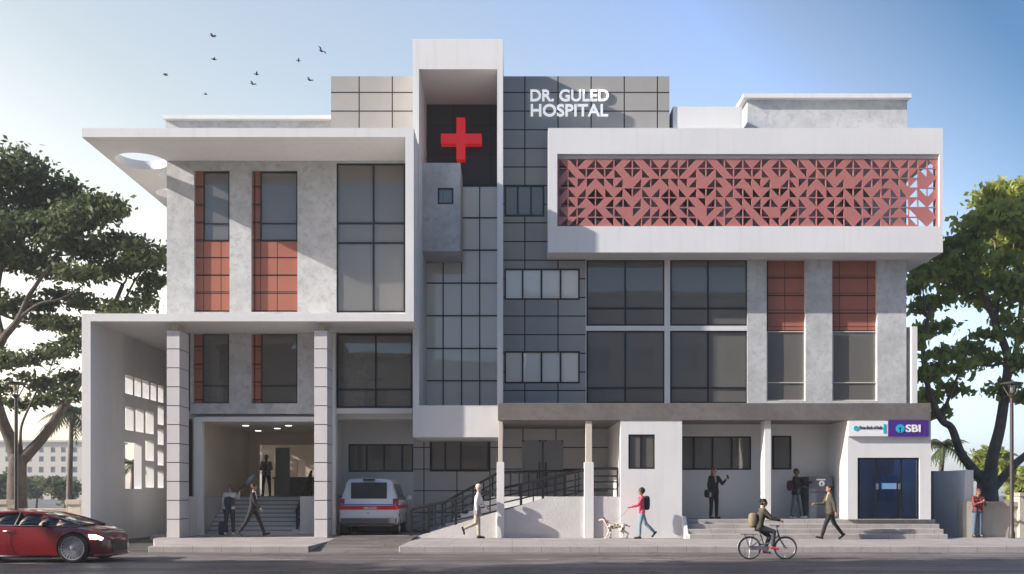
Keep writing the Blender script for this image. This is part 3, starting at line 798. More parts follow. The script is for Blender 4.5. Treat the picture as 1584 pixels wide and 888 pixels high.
# ---- curtains drawn part of the way behind some panes
def curtain(px0, px1, t, b, d, m='white_in'):
    c = MB(); n = 26; x0, x1 = X(px0, d), X(px1, d); z0, z1 = Z(b, d), Z(t, d); pts = [(x0+(x1-x0)*i/n, d+.05*math.sin(i*1.9)+.02*math.sin(i*.7)) for i in range(n+1)]
    c.prism_z(pts + [(x, y+.02) for x, y in reversed(pts)], z0, z1); hp(c, 'curtain', m)
MT['curtain'] = M('curtain_cloth', (.55, .52, .46), .9, .06, 3)
for q in ((908, 926, 404, 502, 35.5), (1128, 1155, 404, 502, 35.5), (1037, 1052, 513, 622, 35.5), (1012, 1028, 513, 622, 35.5), (522, 540, 254, 350, 35.1), (606, 627, 254, 350, 35.1), (430, 458, 268, 345, 35.1), (1300, 1312, 515, 618, 35.5), (1335, 1356, 515, 618, 35.5), (1135, 1160, 676, 727, 34.8), (541, 552, 688, 730, 37.2), (740, 756, 680, 729, 37.2)): curtain(*q, m='curtain')
# ---- interior: floors, back walls and party walls of the rooms behind the glass
mb = MB()
rb = 39.5
mb.box(-11.7, -3.4, dB+.5, BK, Z(352, dB)-.1, Z(352, dB)+.1)                     # left upper floor
mb.box(-11.7, -3.4, dB+.4, BK, Z(640, dB)-.15, Z(634, dB))                      # left first floor
mb.box(-3.36, X(905, dG), 37.6, BK, 4.4, 4.6)
mb.box(X(772, dG), X(1402, dG)-.3, 35.5, BK, Z(509, dG)-.06, Z(509, dG)+.06)
mb.box(X(772, dG), X(1402, dG)-.3, 35.5, BK, 4.35, 4.56)
mb.box(X(772, dG), X(906, dG), 35.5, BK, 9.75, 9.95)
hp(mb, 'floor_slab', 'room')
mb = MB()
mb.box(-11.7, X(1402, dG)-.3, rb, rb+.2, 4.56, 13.0)
for xx in (X(372, 37), X(500, 35.6)): mb.box(xx-.08, xx+.08, 35.3, rb, 4.5, cz0)
for xx in (X(1032, 35.4), X(1170, 35.4), X(1265, 35.6)): mb.box(xx-.08, xx+.08, 35.5, rb, 4.56, 9.7)
mb.box(X(905, 35.6), X(905, 35.6)+.1, 35.4, rb, 4.56, 9.7)
hp(mb, 'partition_wall', 'room')
mb = MB(); mb.box(-11.9, X(1402, dG), BK-.2, BK, PZ, 16.0); mb.box(-3.3, X(906, dG), 39, BK, 15.6, 15.8)
mb.box(-6.5, X(1440, kd), 38.6, 38.8, PZ, 4.3)
hp(mb, 'rear_wall', 'white_in')
# tower stair seen through the glazing
mb = MB()
for z0, n, dirn in ((Z(624, 37.2), 4, 1), (Z(550, 37.2), 4, -1)):
    for i in range(n):
        z = z0 + i*.175; xx = X(744, 37.2) + (i*.1 if dirn > 0 else .18-.05*i)
        mb.box(xx, X(771, 37.2), 37.0, 37.06, z, z+.085)
    mb.box(X(771, 37.2)-.05, X(771, 37.2)-.002, 37.055, 37.3, z0-.02, z0+n*.175)
    hp(mb, 'inner_staircase', 'white'); mb = MB()
mb.box(X(668, 37.2), X(672, 37.2), 37.0, 37.04, Z(624, 37.2), Z(596, 37.2))
hp(mb, 'newel_post', 'white')
mb = MB(); mb.pbox(687, 703, 509, 534, 37.0, 37.03); hp(mb, 'glowing_window', emit('back_window_glow', (.8, .9, 1), .9))  # back window behind the glazing; its daylight is added as glow
# ================================================================ SIGNS
MT['cross'] = emit('illuminated_red', (.70, .008, .015), .22); MT['cross'].node_tree.nodes['Principled BSDF'].inputs['Roughness'].default_value = .35
MT['sign_white'] = M('sign_white', (.82, .82, .81), .4, .02, 2)
t = thing('red_cross', 'big red cross mounted on the dark wall high in the tower', 'cross sign', (X(713, 36.3), 36.5, Z(214, 36.3)))
c = MB(); d = 36.3; x0, x1, z0, z1 = X(682, d), X(745, d), Z(222.5, d), Z(206.5, d); a0, a1, b0, b1 = X(706, d), X(719.5, d), Z(247, d), Z(181.5, d)
c.prism_y([(a0,b0),(a1,b0),(a1,z0),(x1,z0),(x1,z1),(a1,z1),(a1,b1),(a0,b1),(a0,z1),(x0,z1),(x0,z0),(a0,z0)], d, d+.34)
c.build('cross_face', MT['cross'], t, bevel=.012)
c = MB()
for q in (X(692, d), X(735, d)):
    c = MB(); c.box(q-.05, q+.05, d+.34, dTb-.005, (z0+z1)/2-.05, (z0+z1)/2+.05); c.build('bracket', MT['black'], t)
for q in (b1-.3, b0+.3):
    c = MB(); c.box((a0+a1)/2-.05, (a0+a1)/2+.05, d+.34, dTb-.005, q-.05, q+.05); c.build('bracket', MT['black'], t)
LIT = emit('illuminated_letter', (.95, .95, .95), .30)
t = thing('name_sign', 'white raised lettering DR. GULED HOSPITAL on the grey clad wall', 'sign', (X(880, dG), dG-.05, Z(181, dG)))
link('lettering', text_mesh('DR. GULED', X(820.5, dG), X(941.5, dG), Z(157.5, dG), Z(139.5, dG), dG-.02, .06, .016), LIT, t)
link('lettering', text_mesh('HOSPITAL', X(821, dG), X(940.5, dG), Z(181, dG), Z(162, dG), dG-.02, .06, .016), LIT, t)
# bank signs
MT['purple'] = M('sign_purple', (.075, .022, .23), .4, .03, 2); MT['cyan'] = M('sign_cyan', (.02, .42, .62), .4, .03, 2); MT['ink'] = M('sign_ink', (.03, .04, .06), .5, .02, 2)
sf = 32.41
def logo(mb, cx, cz, r, y, th):
    n = 28; a0 = -math.pi/2+.16; pts = [(cx+r*math.cos(a0+(2*math.pi-.32)*i/n), cz+r*math.sin(a0+(2*math.pi-.32)*i/n)) for i in range(n+1)]
    rin = r*.30; inn = [(cx+rin*math.cos(a0+.5+(2*math.pi-1.0)*i/n - 0), cz+.0*r+rin*math.sin(a0+.5+(2*math.pi-1.0)*i/n)) for i in range(n+1)]
    for i in range(n):
        mb.prism_y([pts[i], pts[i+1], inn[i+1], inn[i]], y-th, y)
t = thing('bank_sign', 'white bank sign with blue round logo and small dark lettering over the glazed entrance', 'sign', (X(1343, sf), sf, Z(663, sf)), 'bank signs over the entrance')
c = MB(); c.pbox(1312.5, 1374, 651.5, 675, sf, sf+.12); c.build('sign_box', MT['sign_white'], t, bevel=.01)
c = MB(); logo(c, X(1324, sf), Z(662.5, sf), .082, sf-.002, .015); c.build('emblem', MT['cyan'], t)
link('lettering', text_mesh('State Bank of India', X(1329.5, sf), X(1365, sf), Z(663.8, sf), Z(658.8, sf), sf-.002, .012, .006), MT['ink'], t)
c = MB(); c.pbox(1366.5, 1370, 656, 670, sf-.016, sf-.002); c.build('blue_bar', MT['cyan'], t)
t = thing('bank_sign', 'purple bank sign with round logo and big white SBI lettering', 'sign', (X(1405, sf), sf, Z(663, sf)), 'bank signs over the entrance')
c = MB(); c.pbox(1374.6, 1437, 650.5, 675, sf, sf+.12); c.build('sign_box', MT['purple'], t, bevel=.01)
c = MB(); logo(c, X(1392.5, sf), Z(663, sf), .14, sf-.002, .015); c.build('emblem', MT['cyan'], t)
link('lettering', text_mesh('SBI', X(1401, sf), X(1424, sf), Z(668.5, sf), Z(656.8, sf), sf-.002, .015, .03), MT['sign_white'], t)

# ================================================================ RAILINGS
MT['rail'] = MT['black']
def zr(px_, off=0): return Z(788 - (px_-636)*(788-727)/(904-636) + off, ry)
t = thing('ramp_railing', 'black metal railing climbing along the front of the ramp', 'railing', (X(770, ry), ry+.06, PZ))
yr = ry+.08
c = MB(); c.tube([(X(636, ry), yr, zr(636)), (X(904, ry), yr, zr(904))], .050, 8); c.build('handrail', MT['rail'], t, smooth=40)
for off in (12, 22, 32.5):
    c = MB(); c.tube([(X(637, ry), yr, zr(636, off)), (X(900, ry), yr, zr(900, off))], .024, 6); c.build('rail_bar', MT['rail'], t, smooth=40)
def ramp_top(x): return max(PZ, PZ+.01+(zf-PZ)*(x-rx0)/(rx1-rx0)) if x < rx1 else zf
for q in (636.5, 663.5, 705, 806, 840, 873):
    x = X(q, ry); c = MB(); c.box(x-.042, x+.042, yr-.042, yr+.042, ramp_top(x)-.02, zr(q)-.01); c.build('post', MT['rail'], t)
for q in (668, 673, 689, 740, 758, 825, 858, 895):
    x = X(q, ry); c = MB(); c.box(x-.02, x+.02, yr-.02, yr+.02, zr(q, 34), zr(q)); c.build('baluster', MT['rail'], t)
rr = 34.55
t = thing('stair_railing', 'black railing beside the steeper stair behind the ramp', 'railing', (X(720, rr), rr, PZ))
def zq(p, off=0): return Z((779 - (p-684)*(779-731)/(772-684)) + off, rr)
c = MB(); c.tube([(X(684, rr), rr, zq(684)), (X(772, rr), rr, zq(772)), (X(905, rr), rr, Z(728, rr))], .046, 8); c.build('handrail', MT['rail'], t, smooth=40)
for off in (12, 23, 34):
    c = MB(); c.tube([(X(686, rr), rr, zq(684, off)), (X(772, rr), rr, zq(772, off))], .022, 6); c.build('rail_bar', MT['rail'], t, smooth=40)
for q in (684, 700, 716, 732, 748, 762):
    x = X(q, rr); c = MB(); c.box(x-.024, x+.024, rr-.024, rr+.024, zq(q, 52), zq(q)); c.build('post', MT['rail'], t)
for q in (790, 803, 818, 831, 846, 860, 875, 890):
    x = X(q, rr); c = MB(); c.box(x-.02, x+.02, rr-.02, rr+.02, zf, Z(728, rr)); c.build('baluster', MT['rail'], t)
rl = 33.2
t = thing('landing_railing', 'short black railing on the landing beside the white pier', 'railing', (X(937, rl), rl, zf))
c = MB(); c.tube([(X(904, ry), yr, zr(904)), (X(920, rl), rl, Z(725, rl)), (X(956, rl), rl, Z(725, rl))], .05, 8); c.build('handrail', MT['rail'], t, smooth=40)
for yy in (736.5, 745.5, 756.5):
    c = MB(); c.tube([(X(915, rl), rl, Z(yy, rl)), (X(956, rl), rl, Z(yy, rl))], .024, 6); c.build('rail_bar', MT['rail'], t, smooth=40)
for q in (917, 955):
    x = X(q, rl); c = MB(); c.box(x-.022, x+.022, rl-.022, rl+.022, zf-.01, Z(725, rl)); c.build('post', MT['rail'], t)
xl_ = -7.7
t = thing('lobby_railing', 'black handrail on the sloping wall beside the lobby steps', 'railing', (xl_, 36.9, .6))
c = MB(); c.tube([(xl_, 35.6, .35+.62), (xl_, 38.2, zf+.95)], .055, 8); c.build('handrail', MT['rail'], t, smooth=40)
for off in (.22, .42, .6):
    c = MB(); c.tube([(xl_, 35.65, .97-off), (xl_, 38.2, zf+.95-off)], .026, 6); c.build('rail_bar', MT['rail'], t, smooth=40)
for i in range(6):
    yy = 35.65+i*.5; z0 = PZ+.12+(zf-.12)*(yy-35.5)/2.8; c = MB(); c.box(xl_-.03, xl_+.03, yy-.03, yy+.03, z0-.1, .97+(zf-.02)*(yy-35.6)/2.6); c.build('post', MT['rail'], t)

# ================================================================ BOUNDARY WALLS, LAMPS, KIOSK
MT['stone'] = M('boundary_stone', (.50, .45, .37), .75, .10, 1.2, .3, streak=.25); MT['stone_cap'] = M('stone_coping', (.42, .35, .28), .7, .1, 2, streak=.2)
bd = 32.95
t = thing('boundary_wall', 'low beige boundary wall with stone piers at the right edge', 'wall', (X(1550, bd), bd, 0))
c = MB(); c.pbox(1505, 1650, 784, 835, bd+.1, bd+.35); c.build('wall_panel', MT['stone'], t)
c = MB(); c.box(X(1505, bd), X(1650, bd), bd+.02, bd+.43, Z(784, bd), Z(776, bd)); c.build('coping', MT['stone_cap'], t, bevel=.02)
for a in (1490, 1577, 1664):
    c = MB(); c.pbox(a, a+15, 776 if a == 1490 else 768, 835, bd-.05, bd+.40); p_ = c.build('pier', MT['stone'], t, bevel=.01)
    if a > 1490:
        c = MB(); c.box(X(a-2.5, bd), X(a+17.5, bd), bd-.12, bd+.47, Z(768, bd), Z(762, bd)); c.build('cap', MT['stone_cap'], p_, bevel=.015)
t = thing('garden_wall', 'tall dark grey side wall with a white end post right of the building', 'wall', (X(1470, 35.5), 35.6, 0))
c = MB(); c.pbox(1438, 1494, 728.5, 838, 35.45, 35.7); c.build('wall_panel', MT['grey_low'], t)
c = MB(); c.pbox(1493, 1506, 727, 833, 33.0, 35.7); c.build('end_post', MT['white'], t, bevel=.01)
bl = 38.0
t = thing('boundary_wall', 'low pale boundary wall with capped piers at the left, behind the red car', 'wall', (X(60, bl), bl, 0))
c = MB(); c.pbox(-140, 124, 793, 830, bl+.1, bl+.35); c.build('wall_panel', MT['stone'], t)
c = MB(); c.box(X(-140, bl), X(124, bl), bl, bl+.45, Z(793, bl), Z(786.5, bl)); c.build('coping', MT['stone_cap'], t, bevel=.02)
for a in (-84, -8, 105):
    c = MB(); c.pbox(a, a+20, 781, 832, bl-.1, bl+.5); p_ = c.build('pier', MT['stone'], t, bevel=.01)
    c = MB(); c.box(X(a-2, bl), X(a+22, bl), bl-.16, bl+.56, Z(781, bl), Z(773, bl)); c.build('cap', MT['stone_cap'], p_, bevel=.02)

def lamp(label, x, d, base_z, top_y, mat):
    t = thing('street_lamp', label, 'street lamp', (x, d, base_z), 'street lamps')
    zt = Z(top_y, d); k = d/F; y = d
    c = MB(); c.lathe([(0, base_z), (.10, base_z), (.10, base_z+.18), (.075, base_z+.24), (.065, base_z+.5), (.055, zt-26*k)], (x, y, 0), n=14); c.build('pole', mat, t, smooth=40)
    c = MB(); c.lathe([(.055, zt-26*k), (.09, zt-24*k), (.13, zt-21*k), (.10, zt-20*k)], (x, y, 0), n=14)
    for i in range(4):
        a = math.pi/4+math.pi/2*i
        c.tube([(x+.10*math.cos(a), y+.10*math.sin(a), zt-21*k), (x+.29*math.cos(a), y+.29*math.sin(a), zt-4*k)], .018, 6)
    c.build('lantern_cage', mat, t)
    c = MB(); c.lathe([(.0, zt-18*k), (.07, zt-18*k), (.09, zt-5*k), (0, zt-4*k)], (x, y, 0), n=12); c.build('lamp_glass', MT['glass_clear'], t, smooth=40)
    c = MB(); c.lathe([(.0, zt-4.5*k), (.34, zt-4.5*k), (.35, zt-2.5*k), (.2, zt-1*k), (.0, zt)], (x, y, 0), n=20); c.build('lantern_cap', mat, t, smooth=40)
MT['lamp_tan'] = M('tan_metal', (.30, .22, .13), .5, .1, 4)
lamp('lantern street lamp coloured backlit dark in front of the big tree on the left', X(25, 33.5), 33.5, 0, 590, MT['black'])  # same lamp as the right one; backlit darkness put into its colour
lamp('brown lantern street lamp on the pavement at the right, by the beige wall', X(1565, 32.2), 32.2, PZ, 590, M('brown_metal', (.055, .042, .035), .5, .1, 4))
# self-service kiosk
MT['slate'] = M('slate_panel', (.085, .095, .12), .45, .06, 2)
kx = 33.75
t = thing('bank_kiosk', 'dark slate self-service kiosk with a white round logo against the grey wall', 'kiosk', (X(1270, kx), kx, sz))
c = MB(); c.pbox(1251, 1288, 737, 803, kx, kx+.55); c.build('cabinet', MT['slate'], t, bevel=.015)
c = MB(); c.pbox(1253, 1286, 760.5, 761.3, kx-.012, kx+.02); c.build('shelf_edge', MT['black'], t)
c = MB(); c.pbox(1244.5, 1250.8, 737.5, 803, kx+.02, kx+.53); c.build('painted_shade_side', MT['black'], t)  # black slab paints the shade on the cabinet's left side
c = MB(); logo(c, X(1271, kx), Z(748, kx), .10, kx-.002, .012); c.build('emblem', MT['sign_white'], t)
c = MB(); c.pbox(1263, 1277, 740.8, 743, kx-.012, kx-.001); c.build('nameplate', MT['sign_white'], t)

# ================================================================ TREES
def leafmat(name, a, b, trans=.35):
    m, t, bs = nodes_of(name)
    tc = N(t, 'ShaderNodeTexCoord').outputs['Object']
    at = N(t, 'ShaderNodeAttribute', attribute_name='tone')
    c = mixcol(t, at.outputs['Fac'], a, b)
    t.links.new(c, bs.inputs['Base Color']); bs.inputs['Roughness'].default_value = .55; bs.inputs['Specular IOR Level'].default_value = .3
    tl = N(t, 'ShaderNodeBsdfTranslucent'); t.links.new(mixcol(t, .5, c, scale3(b, 1.4)), tl.inputs[0])
    mx = N(t, 'ShaderNodeMixShader'); mx.inputs[0].default_value = trans
    t.links.new(bs.outputs[0], mx.inputs[1]); t.links.new(tl.outputs[0], mx.inputs[2]); t.links.new(mx.outputs[0], t.nodes['Material Output'].inputs[0])
    return m
MT['leaf_dark'] = leafmat('rain_tree_leaf', (.042, .064, .026), (.125, .150, .060), .32)
MT['leaf_light'] = leafmat('broad_leaf', (.115, .175, .035), (.42, .44, .11), .5)
MT['leaf_palm'] = leafmat('palm_leaf', (.06, .085, .03), (.13, .15, .06), .3)
MT['bark'] = M('grey_brown_bark', (.085, .068, .055), .85, .35, 3, .8, fine=18, streak=.5)
MT['bark_light'] = M('pale_bark', (.17, .13, .10), .85, .3, 3, .8, fine=18, streak=.4)

def leaves(name, clumps, size, per, parent, m, seed, flat=.5, aspect=1.8):
    rg = np.random.default_rng(seed); P = []; T = []
    for (c, r, w) in clumps:
        n = int(per*w)
        # small sub-tufts inside the clump leave gaps between them
        k = max(5, int(n/38)); u = rg.normal(size=(k, 3)); u /= np.linalg.norm(u, axis=1)[:, None]
        u *= (rg.random(k)**.42)[:, None]; u[:, 2] = np.where(u[:, 2] < -.35, u[:, 2]*.45, u[:, 2])
        cen = np.array(c) + u*np.array(r)
        pick = rg.integers(0, k, n); sp = np.array(r)*.17 + size*1.1
        p = cen[pick] + rg.normal(size=(n, 3))*sp*np.array([1, 1, .55])
        P.append(p); tone = rg.random(k)
        T.append(np.clip(tone[pick]*.65+rg.random(n)*.35 + 0.0, 0, 1))
    P = np.concatenate(P); T = np.concatenate(T); n = len(P)
    nrm = rg.normal(size=(n, 3)); nrm[:, 2] = np.abs(nrm[:, 2])*(.35 if flat < 0 else 1)+max(flat, 0); nrm /= np.linalg.norm(nrm, axis=1)[:, None]
    a = np.cross(nrm, rg.normal(size=(n, 3))); a /= np.linalg.norm(a, axis=1)[:, None]; b = np.cross(nrm, a)
    s = size*(.6+.8*rg.random(n))[:, None]
    v = np.stack([P-a*s*aspect*.5, P+b*s*.5-nrm*s*.12, P+a*s*aspect*.5, P-b*s*.5-nrm*s*.12], 1).reshape(-1, 3)
    me = bpy.data.meshes.new(name); me.vertices.add(4*n); me.vertices.foreach_set('co', v.ravel())
    me.loops.add(4*n); me.loops.foreach_set('vertex_index', np.arange(4*n))
    me.polygons.add(n); me.polygons.foreach_set('loop_start', np.arange(n)*4); me.polygons.foreach_set('loop_total', np.full(n, 4))
    me.update(); at = me.attributes.new('tone', 'FLOAT', 'FACE'); at.data.foreach_set('value', T.astype(np.float32))
    return link(name, me, m, parent)
def curve(p0, p1, rnd, sag=.0, wob=.12, n=7):
    p0 = Vector(p0); p1 = Vector(p1); L = (p1-p0).length; out = []
    ph = [rnd.uniform(-1, 1) for _ in range(6)]
    for i in range(n):
        q = i/(n-1); w = math.sin(math.pi*q)*L*wob
        out.append(p0.lerp(p1, q) + Vector((ph[0]*w*math.sin(3*q+ph[1]*3), ph[2]*w*math.sin(3*q+ph[3]*3), -sag*math.sin(math.pi*q)*L + ph[4]*w*.5)))
    return out
def tree(label, base, limbs, clumps, leaf, per, lm, bm, seed, group=None, name='tree', flat=.5, twig=True, thin=.035):
    rnd = random.Random(seed)
    t = thing(name, label, 'tree', base, group)
    w = MB(); nodes = []
    for pts, r0, r1 in limbs:
        m = len(pts); fine = []
        for i in range(m-1):                                     # Catmull-Rom so that limbs bend naturally
            p = [Vector(pts[max(0, min(m-1, i+k))]) for k in (-1, 0, 1, 2)]
            for q in range(5):
                u = q/5; fine.append(.5*((2*p[1]) + (p[2]-p[0])*u + (2*p[0]-5*p[1]+4*p[2]-p[3])*u*u + (3*p[1]-p[0]-3*p[2]+p[3])*u**3))
        fine.append(Vector(pts[-1])); k = len(fine)
        rad = [r0+(r1-r0)*(i/(k-1))**.8 for i in range(k)]
        w.tube([tuple(p) for p in fine], rad, 10)
        nodes += [(p, r) for p, r in zip(fine, rad)][k//4:]
    for c, r, wgt in clumps:
        c = Vector(c); best = sorted(nodes, key=lambda n_: (n_[0]-c).length + max(0, n_[0].z-c.z)*1.5 + rnd.random()*.8)[0]
        L = (best[0]-c).length
        rr_ = min(best[1]*.7, thin+.018*L)
        pts = curve(best[0], c, rnd, .05, .10); rad = [rr_+( .018-rr_)*i/(len(pts)-1) for i in range(len(pts))]
        w.tube([tuple(p) for p in pts], rad, 6); nodes += list(zip(pts[2:], rad[2:]))
        if twig:
            for _ in range(5):
                e = c + Vector((rnd.uniform(-.8, .8)*r[0], rnd.uniform(-.8, .8)*r[1], rnd.uniform(-.2, .7)*r[2]))
                s_ = pts[rnd.choice((3, 4, 5))]; w.tube([tuple(p) for p in curve(s_, e, rnd, .03, .12, 5)], [.018, .015, .012, .009, .006], 5)
    w.build('trunk', bm, t, smooth=True)
    leaves('crown', clumps, leaf, per, t, lm, seed, flat)
    return t
def cl_px(lst, d, seed, dy=1.0, wk=1.0):
    rnd = random.Random(seed); out = []
    for (x, y, rx_, rz_) in lst:
        dd_ = d + rnd.uniform(-2.2, 2.2)*dy; k = dd_/F
        out.append(((X(x, dd_), dd_, Z(y, dd_)), (rx_*k, max(rx_*k*.8, .5), rz_*k), wk*rx_*rz_/900))
    return out
# big spreading tree, left
d = 41.0
L1 = [(20,262,44,30),(-35,300,55,45),(-80,360,60,60),(62,305,38,22),(95,298,30,18),(128,330,38,22),(160,325,26,18),(75,338,42,22),(30,350,46,24),(100,372,40,22),(-20,385,50,30),(35,398,42,20),(70,418,40,18),
      (150,392,33,17),(185,378,28,16),(212,392,30,16),(236,404,26,16),(196,412,26,12),(168,418,24,12),(238,440,18,16),(225,462,16,12),(122,425,32,12),(105,458,34,9),(140,470,26,7),(206,478,34,8),(175,486,24,8),(72,498,34,12),(105,502,28,11),(22,474,30,12),(-30,470,40,20),(60,470,24,9),
      (88,548,34,9),(118,530,22,10),(55,560,22,7),(62,592,30,9),(100,582,26,9),(30,622,24,10),(8,560,26,12),(-25,600,30,18),(112,612,18,9),(75,618,22,7),(-60,530,40,25)]
def pp(x, y, dd_): return (X(x, dd_), dd_, Z(y, dd_))
limbs = [([pp(27, 800, d), pp(26, 750, d), pp(28, 703, d)], .42, .34),
         ([pp(26, 715, d), pp(16, 680, d), pp(2, 645, d-.3), pp(-10, 590, d-.6), pp(2, 530, d-1), pp(28, 495, d-1.2), pp(42, 462, d-1)], .30, .10),
         ([pp(30, 715, d), pp(45, 700, d+.1), pp(70, 672, d+.3), pp(95, 634, d+.6), pp(114, 606, d+.8), pp(140, 560, d+1), pp(165, 500, d+1.2), pp(190, 440, d+1)], .27, .08),
         ([pp(42, 462, d-1), pp(62, 432, d-1), pp(90, 395, d-.6), pp(120, 350, d)], .10, .04),
         ([pp(5, 525, d-1), pp(-5, 470, d-.6), pp(5, 400, d), pp(20, 330, d+.5)], .13, .05),
         ([pp(30, 492, d-1.2), pp(60, 470, d-1.4), pp(95, 462, d-1.4), pp(130, 440, d-1)], .07, .03),
         ([pp(165, 500, d+1.2), pp(185, 480, d+1.2), pp(205, 440, d+.8), pp(222, 415, d+.6)], .07, .03),
         ([pp(2, 645, d-.3), pp(-30, 600, d-.8), pp(-55, 540, d-1), pp(-60, 450, d-1)], .2, .06),
         ([pp(33, 700, d), pp(33, 660, d+.5), pp(50, 620, d+.9), pp(60, 598, d+1)], .07, .03)]
tree('large dark spreading tree with layered crown left of the hospital', (X(27, d), d, 0), limbs, cl_px([(a, b, r1*1.12, r2*1.2) for a, b, r1, r2 in L1], d, 3, wk=1.15), .135, 820, MT['leaf_dark'], MT['bark'], 5, flat=.1)
# broad-leaved tree, right
d = 41.0
L2 = [(1556,298,30,17),(1584,300,26,22),(1530,310,18,14),(1512,342,22,15),(1550,338,34,22),(1590,350,30,28),(1530,372,32,18),(1566,378,32,22),(1600,410,30,30),(1500,366,14,12),(1545,400,24,12),
      (1440,392,26,15),(1472,380,24,14),(1494,404,30,16),(1425,420,22,15),(1456,424,30,15),(1518,424,28,14),(1416,446,15,12),(1486,446,30,12),(1552,440,22,14),(1580,455,22,18),(1420,476,18,10),(1455,465,22,9),(1508,462,20,8),
      (1428,508,18,14),(1410,530,12,14),(1460,505,16,8),(1494,538,28,10),(1520,520,18,8),(1456,548,22,10),(1428,580,20,12),(1472,572,24,9),(1510,560,20,8),(1544,552,18,9),(1574,520,18,16),(1596,560,18,20),(1440,612,18,11),(1476,604,22,8),
      (1416,640,13,9),(1452,640,16,8),(1548,604,16,11),(1580,612,14,9),(1534,470,14,8),(1566,490,14,10)]
limbs = [([pp(1528, 795, d), pp(1527, 760, d), pp(1528, 728, d)], .50, .36),
         ([pp(1526, 752, d), pp(1507, 728, d), pp(1486, 700, d-.2), pp(1472, 662, d-.3), pp(1455, 648, d-.4), pp(1436, 600, d-.5), pp(1428, 540, d-.4), pp(1440, 470, d)], .24, .07),
         ([pp(1530, 750, d), pp(1535, 708, d), pp(1547, 660, d), pp(1556, 595, d), pp(1558, 550, d), pp(1540, 500, d), pp(1520, 450, d-.2), pp(1500, 412, d-.3)], .29, .09),
         ([pp(1532, 760, d), pp(1548, 742, d), pp(1570, 718, d), pp(1600, 690, d+.3), pp(1620, 640, d+.5), pp(1610, 560, d+.5)], .22, .1),
         ([pp(1557, 590, d), pp(1572, 540, d), pp(1580, 460, d+.4), pp(1570, 380, d+.5), pp(1560, 320, d+.4)], .15, .05),
         ([pp(1540, 500, d), pp(1545, 440, d), pp(1540, 380, d), pp(1532, 340, d)], .10, .04),
         ([pp(1455, 648, d-.4), pp(1470, 610, d-.6), pp(1490, 560, d-.7), pp(1500, 520, d-.6)], .09, .03)]
tree('broad-leaved tree with sunlit yellow green top right of the building', (X(1528, d), d, 0), limbs, cl_px(L2, d, 4), .185, 680, MT['leaf_light'], MT['bark_light'], 6, flat=-.25)

def palm(label, x, d, top_y, fr, lean, seed, group='distant palms'):
    rnd = random.Random(seed); zt = Z(top_y, d); t = thing('palm_tree', label, 'palm', (x, d, 0), group)
    w = MB(); pts = [(x+lean*(i/8)**2, d, zt*i/8) for i in range(9)]; w.tube(pts, [.22-.012*i for i in range(9)], 8); w.build('trunk', MT['bark_light'], t, smooth=True)
    top = Vector(pts[-1]); c = MB()
    for i in range(22):
        a = 2*math.pi*i/22+rnd.uniform(-.15, .15); el = rnd.uniform(-.5, 1.1); L = fr*rnd.uniform(.8, 1.15); prev = None
        h = Vector((math.cos(a), math.sin(a), 0))
        for k in range(13):
            q = k/12; p = top + h*(L*q*math.cos(el*.6)) + Vector((0, 0, L*(math.sin(el)*q - .75*q*q)))
            if prev is not None:
                side = Vector((-h.y, h.x, 0)); dirn = (p-prev)
                for s_ in (-1, 1):
                    ln = L*.26*math.sin(math.pi*min(1, .15+q*.85)); tip = p + side*s_*ln + Vector((0, 0, -ln*.55)) + dirn
                    c.add([prev, p, tip], [(0, 1, 2)])
                c.add([prev-side*.02, prev+side*.02, p+side*.015, p-side*.015], [(0, 1, 2, 3)])
            prev = p
    o = c.build('crown', MT['leaf_palm'], t); at = o.data.attributes.new('tone', 'FLOAT', 'FACE')
    at.data.foreach_set('value', np.random.rand(len(o.data.polygons)).astype(np.float32))
palm('tall slender palm between the big left tree and the white end wall', X(107, 62), 62, 638, 2.1, .2, 1)
palm('palm crown seen through the low opening of the white end wall', X(204, 75), 75, 718, 1.5, .1, 2)
palm('short palm behind the dark garden wall right of the bank', X(1452, 58), 58, 690, 1.7, .3, 3)
# far trees and hedge
def bush_tree(label, px_, py0, py1, d, w_, seed, m='leaf_dark', group='distant small trees'):
    k = d/F; zc = (Z(py0, d)+Z(py1, d))/2; hz = (Z(py0, d)-Z(py1, d))/2; rnd = random.Random(seed)
    cl = [((X(px_+rnd.uniform(-.5, .5)*w_, d), d+rnd.uniform(-1, 1), zc+rnd.uniform(-.5, .5)*hz), (w_*k*.55, w_*k*.5, hz*.55), 1.0) for _ in range(6)]
    b = (X(px_, d), d, 0)
    tree(label, b, [([b, (b[0]+.1, d, zc*.6), (b[0], d, zc)], .16, .08)], cl, .34, 260, MT[m], MT['bark'], seed, group, twig=False)
bush_tree('small round tree in front of the pale distant building, nearest the end wall', 100, 728, 772, 95, 24, 31)
bush_tree('slim faded tree beside the trunk of the big left tree', 56, 738, 775, 110, 10, 32)
bush_tree('faded tree top left behind the boundary wall at the photo edge', 4, 735, 780, 90, 16, 33)
bush_tree('faded foliage behind the fork of the right-hand tree', 1538, 690, 745, 70, 18, 34, 'leaf_light')
bush_tree('faded foliage low behind the street lamp at the right', 1590, 720, 772, 75, 18, 35, 'leaf_light')

